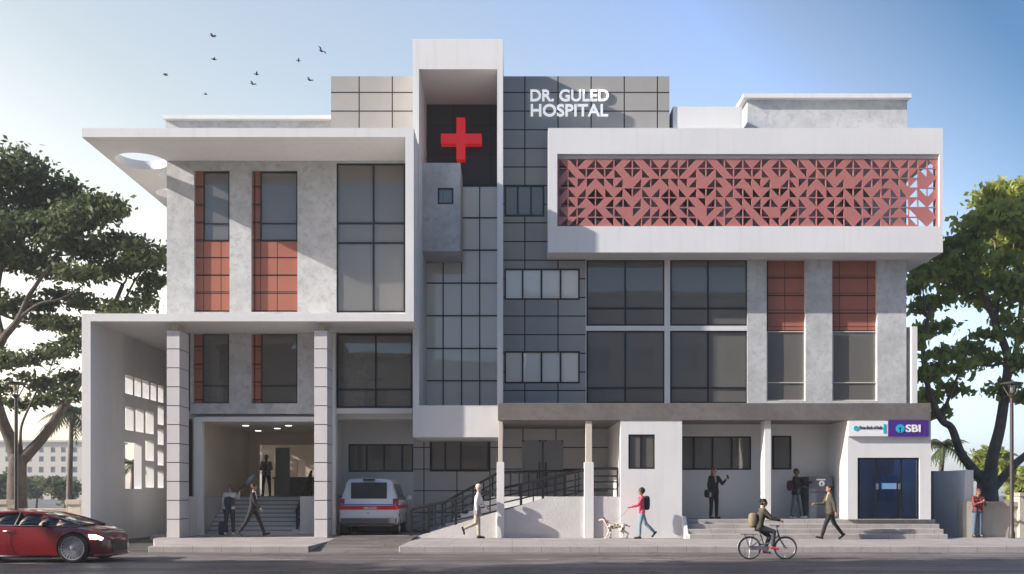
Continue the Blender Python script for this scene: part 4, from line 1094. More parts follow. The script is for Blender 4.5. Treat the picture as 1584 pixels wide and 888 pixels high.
# ================================================================ DISTANT BUILDING
d = 290.0
t = thing('office_block', 'pale distant block with rows of small windows behind the left tree', 'building', (X(80, d), d+8, 0))
MT['far_wall'] = M('far_render', (.52, .47, .39), .8, .06, .1, streak=.15); MT['far_glass'] = M('far_window_glass', (.10, .11, .12), .3, .1, .5)
holes = []; k = d/F
rows = [(692, 700), (706, 714), (722, 731), (737, 746), (752, 761), (768, 775)]
colsx = [-30, -8, 12, 30, 46, 64, 82, 98, 116, 134, 150]
for a, b in rows:
    for q in colsx: holes.append(rect(q-3.6, q+3.6, a, b, d))
c = MB(); c.grid([(X(-45, d), X(165, d), -.2, Z(684, d))], holes, d, d+.5); c.box(X(-45, d), X(165, d), d+.5, d+14, -.2, Z(684, d)-.02)
c.build('wall', MT['far_wall'], t)
c = MB(); c.box(X(-48, d), X(168, d), d-.8, d+14.5, Z(684, d), Z(681, d)); c.build('roof', MT['far_wall'], t)
for a, b in rows:
    for q in colsx:
        r = rect(q-3.6, q+3.6, a, b, d); c = MB(); c.box(r[0], r[1], d+.25, d+.3, r[2], r[3]); c.box((r[0]+r[1])/2-.04, (r[0]+r[1])/2+.04, d+.2, d+.25, r[2], r[3]); c.build('window', MT['far_glass'], t)

# street trees out of frame: they shade the road and show in the glass
def round_tree(label, x, y, h, r, seed):
    rnd = random.Random(seed); cl = []
    for _ in range(11):
        a = rnd.uniform(0, 6.28); q = rnd.random()**.5
        cl.append(((x+q*r*math.cos(a), y+q*r*.8*math.sin(a), h*rnd.uniform(.62, .95)), (r*.42, r*.42, h*.10), 1.0))
    b = (x, y, 0)
    tree(label, b, [([b, (x+.1, y, h*.25), (x-.1, y+.1, h*.5), (x, y, h*.8)], .26, .08)], cl, .24, 300, MT['leaf_dark'], MT['bark'], seed, 'street trees across the road', 'street_tree')
round_tree('street tree at the far kerb, farthest left', -31, 15.5, 9.5, 3.2, 51)
round_tree('street tree at the far kerb, second from left', -22.5, 17.5, 8.5, 2.8, 52)
round_tree('street tree at the far kerb, nearest to the driver of the red car', -13.0, 17.2, 9.8, 2.0, 53)
round_tree('slender street tree at the far kerb, tall and narrow', -16.8, 15.3, 13.0, 2.4, 54)
round_tree('tallest street tree at the far kerb, in the middle of the row', -20.5, 13.6, 17.0, 2.8, 55)
round_tree('leaning street tree at the far kerb, second tallest', -26.5, 12.8, 19.5, 3.0, 56)

# ================================================================ ROW OF HOUSES ACROSS THE STREET (unseen, added to block low sky light; they show in the glass)
fx = -75
for i, (w_, h_, col) in enumerate(((26, 13, (.36, .33, .30)), (22, 16, (.28, .29, .31)), (28, 12, (.40, .36, .32)), (24, 17, (.31, .31, .32)), (26, 13.5, (.35, .32, .29)), (24, 15, (.33, .33, .34)))):
    t = thing('added_house', ['unseen brown grey house added across the street, farthest left', 'unseen tall slate grey house added across the street, second from left', 'unseen sandy low house added across the street, left of the middle', 'unseen tall grey house added across the street, right of the middle', 'unseen brown house added across the street, second from right', 'unseen pale grey house added across the street, farthest right'][i], 'building', (fx+w_/2, -9, 0), 'unseen houses added across the street')
    y1 = -7.0-(i % 2)*.8; wmat = M('street_facade', col, .8, .12, .4, streak=.2); hol = []
    for r in range(int(h_/3.4)):
        for c_ in range(int(w_/3.6)): hol.append((fx+1.2+c_*3.6, fx+2.9+c_*3.6, 1+r*3.4, 2.9+r*3.4))
    c = MB(); c.grid([(fx, fx+w_-.2, -.1, h_)], hol, y1-.4, y1); c.box(fx, fx+w_-.2, y1-12, y1-.5, -.1, h_-.3); c.build('wall', wmat, t)
    c = MB(); c.box(fx-.1, fx+w_-.1, y1-.6, y1+.3, h_, h_+.4); c.build('cornice', wmat, t)
    c = MB()
    for q in hol: c.box(q[0]+.02, q[1]-.02, y1-.3, y1-.25, q[2]+.02, q[3]-.02)
    t_ = c.build('window', MT['far_glass'], t); tag(t_, kind='stuff')
    fx += w_

# ================================================================ BIRDS
MT['bird'] = M('dark_feather', (.03, .035, .04), .7, .1, 5)
d = 52.0
for i, (x, y, s_, roll) in enumerate([(329,56,1,.5),(331,92,.8,.1),(256,116,.8,.3),(318,146,.55,.0),(397,115,.7,-.2),(391,130,.9,.6),(462,94,.6,-.3),(497,79,1.1,.8),(479,124,.9,.6)]):
    o = MB(); L = .13*s_; w = .30*s_
    o.ell((0, 0, 0), (L, .045*s_, .045*s_), 8, 6); o.ell((L*1.05, 0, .02*s_), (.045*s_, .035*s_, .035*s_), 6, 5)
    for sg in (-1, 1):
        o.add([(L*.5, .02*sg, .01), (L*.3, sg*w*.5, .10*s_), (-L*.1, sg*w, .05*s_), (-L*.5, sg*w*.5, .07*s_), (-L*.5, .02*sg, .01),
               (L*.5, .02*sg, .03), (L*.3, sg*w*.5, .115*s_), (-L*.1, sg*w, .06*s_), (-L*.5, sg*w*.5, .085*s_), (-L*.5, .02*sg, .03)],
              [(0,1,2,3,4), (9,8,7,6,5), (0,5,6,1), (1,6,7,2), (2,7,8,3), (3,8,9,4)])
    o.add([(-L*.8, -.02, 0), (-L*.8, .02, 0), (-L*1.7, .06*s_, 0), (-L*1.7, -.06*s_, 0), (-L*.8, 0, .03)], [(0,3,2,1), (0,1,4), (1,2,4), (2,3,4), (3,0,4)])
    b = o.build('bird', MT['bird']); b.location = pp(x, y, d); b.rotation_euler = (roll, -.3*roll, .5+roll)
    tag(b, ['dark bird flying highest of the flock above the left roof', 'dark bird flying straight below the highest bird', 'dark bird at the far left of the flock', 'small dark bird flying lowest in the flock', 'small dark bird just above another in the middle of the flock',
            'dark bird just below the middle one of the flock', 'tiny dark bird left of the rightmost bird', 'dark bird at the right end of the flock, wings raised', 'dark bird below the right end of the flock, nearest the clad wall'][i], 'bird', 'flock of birds over the left roof')
# ================================================================ PEOPLE
def cloth(name, c, var=.12): return M(name, c, .8, var, 9, .3, fine=60)
SK = {'dark': M('dark_skin', (.15, .075, .046), .5, .06, 12), 'brown': M('brown_skin', (.30, .16, .10), .5, .06, 12), 'light': M('fair_skin', (.42, .25, .18), .5, .06, 12)}
HR = {'black': M('black_hair', (.012, .010, .009), .6, .2, 30), 'auburn': M('auburn_hair', (.20, .075, .025), .6, .25, 30), 'white': M('white_hair', (.62, .58, .50), .7, .1, 30), 'blue': M('blue_cap_cloth', (.10, .12, .22), .8, .1, 20), 'brownred': M('red_brown_hair', (.13, .04, .025), .6, .2, 30)}
EYE = M('dark_eye', (.01, .01, .01), .2, 0, 5)

def skeleton(p):
    r = {}; lean = R(p.get('lean', 3))
    up = Vector((math.sin(lean), 0, math.cos(lean))); pel = Vector((0, 0, 0))
    r['pel'] = pel; r['waist'] = pel + up*.16; r['chest'] = pel + up*.37; r['neck'] = pel + up*.535; r['up'] = up
    nod = R(p.get('nod', 0)); hd = Vector((math.sin(lean*.4+nod), 0, math.cos(lean*.4+nod)))
    r['head'] = r['neck'] + up*.05 + hd*.115; r['hd'] = hd; r['hf'] = Vector((math.cos(lean*.4+nod), 0, -math.sin(lean*.4+nod)))
    for s, sg in (('L', 1), ('R', -1)):
        h = R(p.get('hip'+s, 0)); k = R(p.get('knee'+s, 4)); ab = R(p.get('spread', 3)); ft = R(p.get('foot'+s, 0))
        hip = pel + Vector((0, sg*.09, -.02)); r['hip'+s] = hip
        r['knee'+s] = hip + Vector((math.sin(h)*math.cos(ab), sg*math.sin(ab), -math.cos(h)*math.cos(ab)))*.43
        r['ank'+s] = r['knee'+s] + Vector((math.sin(h-k), sg*math.sin(ab)*.4, -math.cos(h-k)))*.41
        toe = Vector((math.cos(ft), sg*.10, -math.sin(ft))); down = Vector((-math.sin(ft), 0, -math.cos(ft)))
        r['heel'+s] = r['ank'+s] + down*.052 - toe*.035; r['toe'+s] = r['ank'+s] + down*.058 + toe*.165
        a = R(p.get('sh'+s, 0)); e = R(p.get('el'+s, 12)); out = R(p.get('out'+s, 8)); oin = R(p.get('in'+s, 0))
        sh = r['neck'] - up*.055 + Vector((0, sg*.175, 0)); r['sh'+s] = sh
        r['el'+s] = sh + Vector((math.sin(a)*math.cos(out), sg*math.sin(out), -math.cos(a)*math.cos(out)))*.285
        d = Vector((math.sin(a+e), -sg*math.sin(oin), -math.cos(a+e))).normalized()
        r['wr'+s] = r['el'+s] + d*.245; r['hdir'+s] = d
    zmin = min(min(r['heel'+s].z, r['toe'+s].z) for s in 'LR') - .034
    dz = p['seat'] if 'seat' in p else -zmin
    for k, v in r.items():
        if k not in ('up', 'hd', 'hf', 'hdirL', 'hdirR'): r[k] = v + Vector((0, 0, dz))
    return r
def hand(mb, w, d, sg, curl=.5, k=1.0):
    side = Vector((0, 1, 0)) - d*d.y; side = side.normalized() if side.length > .2 else Vector((1, 0, 0)); nrm = d.cross(side)*sg
    nrm = nrm if True else nrm
    mb.capsule(w - d*.01, w + d*.075, .027, .030, 8); mb.capsule(w + d*.05 + side*.022, w + d*.05 - side*.022, .021, .021, 8)
    for i, (o, L) in enumerate(((.033, .066), (.011, .078), (-.011, .072), (-.033, .055))):
        b = w + d*.085 + side*o; q1 = b + (d*math.cos(curl*.6) + nrm*math.sin(curl*.6))*L*.5; q2 = q1 + (d*math.cos(curl*1.6) + nrm*math.sin(curl*1.6))*L*.5
        mb.capsule(b, q1, .0095, .0088, 6); mb.capsule(q1, q2, .0088, .0075, 6)
    tb = w + d*.025 + side*.026; t1 = tb + (d*.6 + side*.75)*.038; mb.capsule(tb, t1, .012, .0105, 6); mb.capsule(t1, t1 + (d*.9 + side*.2 + nrm*.3)*.03, .010, .0085, 6)

def person(label, loc, rotz, H, pose, skin, hair, top, trousers, shoe, style='short', hem=0, sleeve=True, group=None, bag=None, collar=None):
    r = skeleton(pose); k = H/1.74
    t = thing('person', label, 'person', loc, group, rotz); t.scale = (1, 1, 1)
    def fin(mb, vox, name, mat, parent=t, sm=2):
        me = remeshed(mb, vox, sm)
        n = len(me.vertices); a = np.empty(n*3, dtype=np.float32); me.vertices.foreach_get('co', a); a *= k; me.vertices.foreach_set('co', a); me.update()
        return link(name, me, mat, parent, True, local=True)
    b = MB(); h = r['head']; up = r['hd']; f = r['hf']; yv = Vector((0, 1, 0)); pit = math.atan2(-f.z, f.x)
    b.ell(h + up*.015 - f*.008, (.096, .076, .098), 16, 12, (0, pit, 0)); b.ell(h - up*.045 + f*.022, (.068, .060, .070), 12, 9, (0, pit, 0))
    b.capsule(h + f*.083 + up*.008, h + f*.104 - up*.022, .010, .015, 6); b.capsule(h + f*.078 - up*.062 + yv*.018, h + f*.078 - up*.062 - yv*.018, .011, .011, 6)
    b.capsule(h + f*.078 + up*.028 + yv*.035, h + f*.078 + up*.028 - yv*.035, .012, .012, 6)
    for sg in (1, -1): b.ell(h + yv*sg*.078 - f*.012 - up*.005, (.022, .012, .032), 8, 6)
    b.capsule(r['neck'] - r['up']*.02, h - up*.05 - f*.01, .056, .052, 10)
    for s, sg in (('L', 1), ('R', -1)):
        b.capsule(r['chest'] + yv*sg*.07, r['waist'] + yv*sg*.06, .095, .088, 10); b.capsule(r['waist'] + yv*sg*.06, r['hip'+s], .088, .092, 10)
        b.capsule(r['neck'] - r['up']*.04, r['sh'+s], .055, .056, 10); b.capsule(r['chest'] + yv*sg*.06, r['sh'+s], .08, .05, 10)
        b.capsule(r['sh'+s], r['el'+s], .049, .038, 10); b.capsule(r['el'+s], r['wr'+s], .038, .027, 10)
        b.capsule(r['hip'+s], r['knee'+s], .080, .052, 10); b.capsule(r['knee'+s], r['ank'+s], .052, .036, 10); b.capsule(r['ank'+s], r['toe'+s] + Vector((-.04, 0, .01)), .032, .024, 8)
        hand(b, r['wr'+s] + r['hdir'+s]*.01, r['hdir'+s], sg, pose.get('curl'+s, .55))
    body = fin(b, .0085, 'body', SK[skin], sm=1)
    e = MB()
    for sg in (1, -1): e.ell((h + f*.086 + up*.012 + yv*sg*.030)*k, (.008, .011, .007), 8, 6)
    e.build('eye_pair', EYE, t, smooth=True, local=True)
    # hair
    hb = MB()
    if style == 'bald': pass
    elif style == 'cap':
        hb.ell(h + up*.042 - f*.010, (.108, .088, .078), 14, 10, (0, pit, 0)); hb.capsule(h + up*.035 + f*.08 + yv*.03, h + up*.035 + f*.08 - yv*.03, .018, .018, 8)
    else:
        hb.ell(h + up*.040 - f*.022, (.100, .086, .084), 14, 10, (0, pit, 0)); hb.ell(h - f*.052 - up*.01, (.058, .078, .080), 12, 9)
        if style == 'bun': hb.ell(h - f*.115 + up*.055, (.055, .055, .055), 10, 8)
        if style == 'afro': hb.ell(h - f*.035 + up*.045, (.118, .108, .115), 12, 9)
        if style == 'long':
            hb.capsule(h - f*.055 + yv*.045, r['neck'] - f*.06 + yv*.06, .055, .05, 8); hb.capsule(h - f*.055 - yv*.045, r['neck'] - f*.06 - yv*.06, .055, .05, 8)
    if style != 'bald': fin(hb, .012, 'cap' if style == 'cap' else 'hair', HR[hair])
    # top
    c = MB()
    for s, sg in (('L', 1), ('R', -1)):
        c.capsule(r['chest'] + yv*sg*.078, r['waist'] + yv*sg*.062, .112, .103, 10); c.capsule(r['waist'] + yv*sg*.062, r['hip'+s] + r['up']*.02, .104, .113, 10)
        c.capsule(r['neck'] - r['up']*.055, r['sh'+s], .062, .066, 10); c.capsule(r['chest'] + yv*sg*.07, r['sh'+s], .095, .06, 10)
        c.capsule(r['sh'+s], r['el'+s], .065, .054, 10)
        if sleeve: c.capsule(r['el'+s], r['wr'+s] - r['hdir'+s]*.025, .053, .041, 10)
        if hem: c.capsule(r['hip'+s], r['hip'+s].lerp(r['knee'+s], hem), .115, .112, 10)
    c.capsule(r['neck'] - r['up']*.07, r['neck'] - r['up']*.015, .07, .060, 10)
    fin(c, .013, 'jacket' if hem or collar else 'shirt', top)
    if collar:
        c = MB(); fw = r['up'].cross(yv)*-1; fw = Vector((r['up'].z, 0, -r['up'].x))
        c.capsule(r['neck'] - r['up']*.03 + fw*.03, r['chest'] - r['up']*.02 + fw*.088, .045, .035, 8); c.capsule(r['neck'] - r['up']*.02, r['neck'] + r['up']*.012, .062, .060, 10)
        fin(c, .010, 'collar', collar)
    c = MB()
    c.capsule(r['hipL'] + r['up']*.05, r['hipR'] + r['up']*.05, .106, .106, 10)
    for s in 'LR':
        c.capsule(r['hip'+s], r['knee'+s], .098, .070, 10); c.capsule(r['knee'+s], r['ank'+s] + (r['knee'+s]-r['ank'+s])*.08, .068, .056, 10)
    fin(c, .013, 'trousers', trousers)
    for s in 'LR':
        c = MB(); c.capsule(r['heel'+s], r['toe'+s], .040, .034, 10); c.capsule(r['ank'+s] - Vector((.01, 0, .02)), r['heel'+s]*.5 + r['toe'+s]*.5, .040, .036, 8); fin(c, .010, 'shoe', shoe)
    w = lambda v: t.matrix_basis @ (Vector(v)*k) if False else Matrix.Translation(loc) @ Matrix.Rotation(rotz, 4, 'Z') @ (Vector(v)*k)
    return t, r, w, k
def stand(px_, feet_y, z): return ((X(px_, (CH-z)*F/(feet_y-VY))), (CH-z)*F/(feet_y-VY), z)
BLK = cloth('black_cloth', (.008, .008, .009)); WHT = cloth('white_shirt_cloth', (.62, .60, .57), .06); JEAN = cloth('blue_denim', (.10, .15, .22)); LJEAN = cloth('pale_denim', (.17, .26, .32)); DGR = cloth('dark_grey_cloth', (.045, .05, .058))
SHB = cloth('black_leather', (.02, .018, .017)); SHW = cloth('white_trainer', (.7, .7, .7), .04); BEI = cloth('beige_cloth', (.42, .36, .27)); PNK = cloth('pink_cloth', (.62, .07, .13)); OLV = cloth('olive_cloth', (.06, .055, .035)); GRYJ = cloth('grey_denim', (.10, .115, .13))
def bag_mesh(w, centre, size, name, label, mat, cat='bag', rot=(0, 0, 0), straps=None, k=1, rotz=0):
    c = Vector(w(centre)); t = thing(name, label, cat, tuple(c))
    mb = MB(); mb.ell(c, (size[0]*1.15, size[1]*1.15, size[2]*1.15), 14, 10); 
    m2 = MB()
    for q in mb.v:                                                # superellipsoid: soft rounded box
        v = Vector(q) - c; v = Vector([math.copysign(abs(a/s_)**.55, a)*s_ for a, s_ in zip(v, (size[0]*1.15, size[1]*1.15, size[2]*1.15))]); v.rotate(Euler((0, 0, rotz))); m2.v.append(tuple(c + v))
    m2.f = mb.f; m2.mi = mb.mi; m2.build('bag_body', mat, t, smooth=True)
    if straps:
        for a, b_, cc in straps:
            s_ = MB(); s_.tube([w(a), w(b_), w(cc)], .016, 6); s_.build('strap', mat, t, smooth=True)
    return t

# man in black suit striding right
person('bald man in a black suit and white collar striding right by the lobby steps', stand(391, 831, PZ), R(0), 1.78, dict(hipL=27, kneeL=6, footL=-14, hipR=-24, kneeR=12, footR=38, shL=-14, elL=14, shR=16, elR=28, lean=4), 'brown', 'black', BLK, BLK, SHB, 'short', hem=.12, collar=WHT)
# worker in dungarees seen from behind
wl_ = (X(355, 35.0), 35.0, PZ)
t, r, w, k = person('worker in white shirt, dark dungarees and blue cap with a long tool on the shoulder', wl_, R(88), 1.74, dict(shR=58, elR=98, outR=12, curlR=1.2, shL=-4, elL=14, outL=12, spread=5), 'brown', 'blue', WHT, DGR, SHW, 'cap')
c = MB(); c.v = []; up = r['up']
for sg in (1, -1): c.capsule((r['chest'] + Vector((0, sg*.07, -.03)))*k, (r['waist'] + Vector((0, sg*.065, -.16)))*k, .121*k, .126*k, 10)
me = remeshed(c, .014, 2); link('bib', me, DGR, t, True, local=True)
a_ = Vector(w(r['wrR'] + r['hdirR']*.08)); tt = thing('garden_tool', 'long grey tool with a broad blade carried on the worker shoulder', 'tool', tuple(a_))
c = MB(); c.tube([a_ + Vector((-.30, .12, -.22)), a_ + Vector((.30, -.08, .24))], .02, 8); c.build('shaft', MT['black'], tt, smooth=40)
c = MB(); c.tube([a_ + Vector((.26, -.07, .20)), a_ + Vector((.34, -.09, .30)), a_ + Vector((.48, -.12, .50)), a_ + Vector((.53, -.13, .56))], [.035, .075, .07, .03], 8); c.build('blade', M('steel_blue', (.22, .26, .36), .4, .1, 5), tt, smooth=40)
bag_mesh(lambda v: v, (X(345, 35.1), 35.1, PZ+.22), (.13, .16, .22), 'tool_bag', 'dark tool bag on the ground beside the worker', DGR)
# guard at the lobby door
t, r, w, k = person('guard in shirt and dark tie standing in the lobby doorway above the steps', (X(412, 40.7), 40.7, zf), R(-92), 1.66, dict(shL=8, elL=70, inL=55, shR=8, elR=70, inR=55, outL=14, outR=14, spread=6, curlL=1, curlR=1), 'dark', 'black', cloth('grey_shirt_cloth', (.20, .20, .20), .06), BLK, SHB, 'short')
c = MB(); f_ = Vector((.122, 0, 0)); c.capsule((r['neck'] - r['up']*.05 + f_*.62)*k, (r['chest'] + f_*.98)*k, .018, .024, 8); c.capsule((r['chest'] + f_*.98)*k, (r['waist'] + f_*.92)*k, .026, .034, 8); c.build('tie', BLK, t, smooth=True, local=True)
# elderly man in white
t, r, w, k = person('elderly white-haired man in white top and beige trousers walking right by the ramp', stand(738, 833, PZ), R(0), 1.74, dict(hipL=5, kneeL=3, footL=0, hipR=-4, kneeR=62, footR=72, shL=22, elL=22, shR=-12, elR=16, lean=5, nod=6), 'light', 'white', cloth('white_knit', (.66, .65, .63), .05), BEI, SHB, 'short')
c = MB()
for s, sg in (('L', 1), ('R', -1)):
    c.capsule((r['hip'+s] + r['up']*.07)*k, r['hip'+s].lerp(r['knee'+s], .34)*k if s == 'L' else (r['hipR'] + Vector((.01, 0, -.14)))*k, .118*k, .118*k, 10)
link('shirt_tail', remeshed(c, .014, 2), cloth('slate_cloth', (.20, .21, .25)), t, True, local=True)
# woman in pink with dog
wp = stand(993, 833.3, PZ)
t, r, w, k = person('woman in a pink jacket and pale jeans with a black backpack walking a spotted dog', wp, R(180), 1.60, dict(hipL=12, kneeL=10, footL=0, hipR=-20, kneeR=26, footR=48, shL=28, elL=48, shR=-8, elR=14, lean=3), 'brown', 'black', PNK, LJEAN, SHB, 'afro')
bag_mesh(w, r['chest'] - Vector((.185, 0, .06)), (.085, .14, .20), 'backpack', 'black backpack on the back of the woman in pink', BLK, 'backpack', straps=[(r['sh'+s] + Vector((-.08, -.05*sg, .05)), r['sh'+s] + Vector((.055, -.05*sg, .035)), r['chest'] + Vector((.10, .10*sg, -.12))) for s, sg in (('L', 1), ('R', -1))])
lead_hand = Vector(w(r['wrL'] + r['hdirL']*.09))
# dog
DOGM, tn, b_ = nodes_of('spotted_coat')
tc = N(tn, 'ShaderNodeTexCoord').outputs['Object']; vo = N(tn, 'ShaderNodeTexVoronoi'); vo.inputs['Scale'].default_value = 12; tn.links.new(tc, vo.inputs['Vector'])
spot = math_node(tn, 'LESS_THAN', math_node(tn, 'ADD', vo.outputs['Distance'], math_node(tn, 'MULTIPLY', noise(tn, tc, 26, 3), .35)), .60)
tn.links.new(mixcol(tn, spot, (.62, .55, .44), (.035, .028, .022)), b_.inputs['Base Color']); b_.inputs['Roughness'].default_value = .8
dl = (X(953, wp[1]+.05), wp[1]+.05, PZ)
dog = thing('dog', 'spotted white and black dog on a lead walking left in front of the white pier', 'dog', dl, None, R(180))
c = MB()
c.capsule((.20, 0, .40), (.04, 0, .405), .105, .088, 12); c.capsule((.04, 0, .405), (-.22, 0, .425), .085, .080, 12); c.capsule((.24, 0, .44), (.37, 0, .585), .075, .052, 10)
c.ell((.41, 0, .625), (.078, .058, .060), 12, 9); c.capsule((.44, 0, .612), (.535, 0, .590), .042, .026, 10); c.ell((.558, 0, .595), (.014, .014, .012), 8, 6)
for sg in (1, -1): c.capsule((.385, sg*.055, .64), (.375, sg*.066, .575), .022, .014, 8)
c.capsule((-.28, 0, .455), (-.42, 0, .39), .026, .016, 8); c.capsule((-.42, 0, .39), (-.50, 0, .42), .016, .009, 8)
for sg, sw, bk in ((1, .10, .07), (-1, -.06, -.10)):
    c.capsule((.22, sg*.065, .38), (.20+sw*.4, sg*.07, .23), .055, .036, 10); c.capsule((.20+sw*.4, sg*.07, .23), (.22+sw, sg*.07, .05), .030, .021, 8); c.capsule((.22+sw, sg*.07, .035), (.27+sw, sg*.07, .022), .026, .022, 8)
    c.capsule((-.22, sg*.06, .42), (-.18+bk*.6, sg*.075, .26), .078, .050, 10); c.capsule((-.18+bk*.6, sg*.075, .26), (-.30+bk, sg*.07, .165), .042, .026, 8); c.capsule((-.30+bk, sg*.07, .165), (-.27+bk, sg*.07, .045), .025, .020, 8); c.capsule((-.27+bk, sg*.07, .032), (-.22+bk, sg*.07, .022), .026, .022, 8)
link('body', remeshed(c, .010, 2), DOGM, dog, True, local=True)
c = MB(); c.tube([(.30+.058*math.cos(a)*.7, .066*math.sin(a), .535-.03*math.cos(a)) for a in [2*math.pi*i/14 for i in range(14)]], .010, 6, closed=True); c.build('collar', cloth('red_collar', (.4, .03, .03)), dog, smooth=True, local=True)
c = MB(); d0_ = Vector((dl[0]-.30, dl[1], PZ+.58)); c.tube([tuple(d0_.lerp(lead_hand, q/8) - Vector((0, 0, .16*math.sin(math.pi*q/8)))) for q in range(9)], .006, 5)
tag(c.build('dog_lead', cloth('tan_lead', (.35, .28, .2)), smooth=True), 'thin tan lead running from the spotted dog to the hand of the woman in pink', 'lead')
# woman in dark suit with phone
t, r, w, k = person('woman with auburn hair in a dark trouser suit holding up a phone', (X(1104, 33.4), 33.4, sz), R(-62), 1.68, dict(shL=38, elL=88, outL=8, shR=-4, elR=22, outR=12, curlL=1.1, nod=10, spread=2, hipL=4, kneeL=6), 'light', 'auburn', BLK, BLK, SHB, 'long', hem=.1, collar=SK['light'])
p_ = Vector(w(r['wrL'] + r['hdirL']*.10)); c = MB(); c.box(-.037, .037, -.005, .005, -.075, .075); o = c.build('phone', MT['black'], bevel=.006); o.location = tuple(p_ + Vector((0, -.02, .03))); o.rotation_euler = (R(-25), 0, R(20)); tag(o, 'small black phone held by the woman in the dark suit', 'phone')
bag_mesh(w, r['hipR'] + Vector((.03, -.17, -.06)), (.06, .13, .12), 'handbag', 'small black handbag at the side of the woman in the dark suit', SHB, rotz=R(-62))
# man leaning to the kiosk
t, r, w, k = person('man in dark jacket and grey jeans reaching out towards the slate kiosk', (X(1231, 33.35), 33.35, sz), R(-38), 1.66, dict(shL=50, elL=52, outL=10, inL=-35, shR=14, elR=70, inR=35, outR=14, hipL=14, kneeL=4, footL=-6, hipR=-6, kneeR=4, lean=2, nod=4, curlL=.3), 'dark', 'black', BLK, GRYJ, SHW, 'short', hem=.08)
bag_mesh(w, r['waist'] + Vector((-.12, -.19, .06)), (.09, .13, .15), 'shoulder_bag', 'dark maroon shoulder bag of the man reaching to the kiosk', cloth('maroon_cloth', (.06, .02, .03)), rotz=R(-38), straps=[(r['waist'] + Vector((-.10, -.18, .18)), r['shL'] + Vector((-.06, -.08, .09)), r['chest'] + Vector((.11, .03, -.02)))])
# walker in olive jacket
person('woman in olive jacket and black trousers striding left below the bank steps', stand(1284, 834.8, PZ), R(180), 1.72, dict(hipL=24, kneeL=6, footL=-12, hipR=-24, kneeR=14, footR=40, shL=-20, elL=12, shR=24, elR=66, lean=3, curlR=1), 'brown', 'black', OLV, BLK, SHB, 'bun', hem=.1, collar=cloth('tan_shirt_cloth', (.40, .30, .17)))
# person in plaid at the right
PLD, tn, b_ = nodes_of('red_plaid'); tc = N(tn, 'ShaderNodeTexCoord').outputs['Object']; sp_ = N(tn, 'ShaderNodeSeparateXYZ'); tn.links.new(tc, sp_.inputs[0])
c1 = math_node(tn, 'LESS_THAN', math_node(tn, 'FRACT', math_node(tn, 'MULTIPLY', sp_.outputs[2], 11)), .4); c2 = math_node(tn, 'LESS_THAN', math_node(tn, 'FRACT', math_node(tn, 'MULTIPLY', sp_.outputs[1], 11)), .4)
tn.links.new(mixcol(tn, math_node(tn, 'MULTIPLY', math_node(tn, 'ADD', c1, c2), .5), (.26, .05, .045), (.015, .012, .018)), b_.inputs['Base Color']); b_.inputs['Roughness'].default_value = .85
t, r, w, k = person('person in red plaid shirt and jeans looking down at a phone by the wall', stand(1512, 831.5, PZ), R(-84), 1.60, dict(shL=22, elL=96, inL=45, shR=22, elR=96, inR=45, nod=26, spread=4, curlL=1, curlR=1), 'brown', 'brownred', PLD, JEAN, SHB, 'short')
p_ = (Vector(w(r['wrL'])) + Vector(w(r['wrR'])))*.5 + Vector((0, -.06, .05)); c = MB(); c.box(-.037, .037, -.005, .005, -.07, .07); o = c.build('phone', MT['black'], bevel=.006); o.location = tuple(p_); o.rotation_euler = (R(-50), 0, 0); tag(o, 'dark phone in the hands of the person in plaid', 'phone')

# ================================================================ BICYCLE AND RIDER
bdn = 24.45; bx_ = X(1159.5, bdn); RW = .285; WB = X(1215, bdn) - bx_
bk = thing('bicycle', 'grey step-through city bicycle with rear rack ridden along the road', 'bicycle', (bx_+WB/2, bdn, 0))
BFR = M('bike_grey_paint', (.13, .14, .16), .35, .08, 6, coat=.3); RIM = M('bike_alloy', (.5, .5, .5), .3, .05, 6, metal=.8); RUB = M('tyre_rubber', (.022, .022, .023), .8, .15, 8)
for cx_ in (bx_, bx_+WB):
    c = MB(); c.tube([(cx_+(RW-.017)*math.cos(a), bdn, RW+(RW-.017)*math.sin(a)) for a in [2*math.pi*i/40 for i in range(40)]], .017, 8, closed=True); wh = c.build('wheel', RUB, bk, smooth=True)
    c = MB(); c.tube([(cx_+(RW-.04)*math.cos(a), bdn, RW+(RW-.04)*math.sin(a)) for a in [2*math.pi*i/40 for i in range(40)]], .011, 6, closed=True); c.build('rim', RIM, wh, smooth=True)
    c = MB(); c.lathe([(0, -.05), (.022, -.05), (.022, .05), (0, .05)], (cx_, bdn, RW), 'y', 12)
    for i in range(18):
        a = 2*math.pi*i/18+.1; c.tube([(cx_+.02*math.cos(a+.5), bdn+(.03 if i % 2 else -.03), RW+.02*math.sin(a+.5)), (cx_+(RW-.045)*math.cos(a), bdn, RW+(RW-.045)*math.sin(a))], .0022, 4)
    c.build('hub', RIM, wh)
hx, bbx, bbz = bx_+WB-.16, bx_+WB*.44, RW-.02
P_ = lambda dx, z, y=0: (bx_+dx, bdn+y, z)
seatp = P_(WB*.27, .70); headt = P_(WB-.20, .72); headb = P_(WB-.14, .50)
fr_ = MB()
fr_.tube([headt, headb], .020, 8); fr_.tube([headb, P_(WB*.62, .34), P_(WB*.44, bbz)], .022, 8); fr_.tube([P_(WB-.165, .60), P_(WB*.60, .42), P_(WB*.40, .36)], .016, 8)
fr_.tube([P_(WB*.44, bbz), P_(WB*.30, .62)], .018, 8)
for s_ in (-.055, .055):
    fr_.tube([P_(WB*.44, bbz, s_*.4), P_(0, RW, s_)], .010, 6); fr_.tube([P_(WB*.34, .50, s_*.3), P_(0, RW, s_)], .009, 6)
fr_.build('frame', BFR, bk, smooth=40)
c = MB()
for s_ in (-.05, .05): c.tube([headb, P_(WB-.10, .44, s_), P_(WB, RW, s_)], .011, 6)
c.build('fork', BFR, bk, smooth=40)
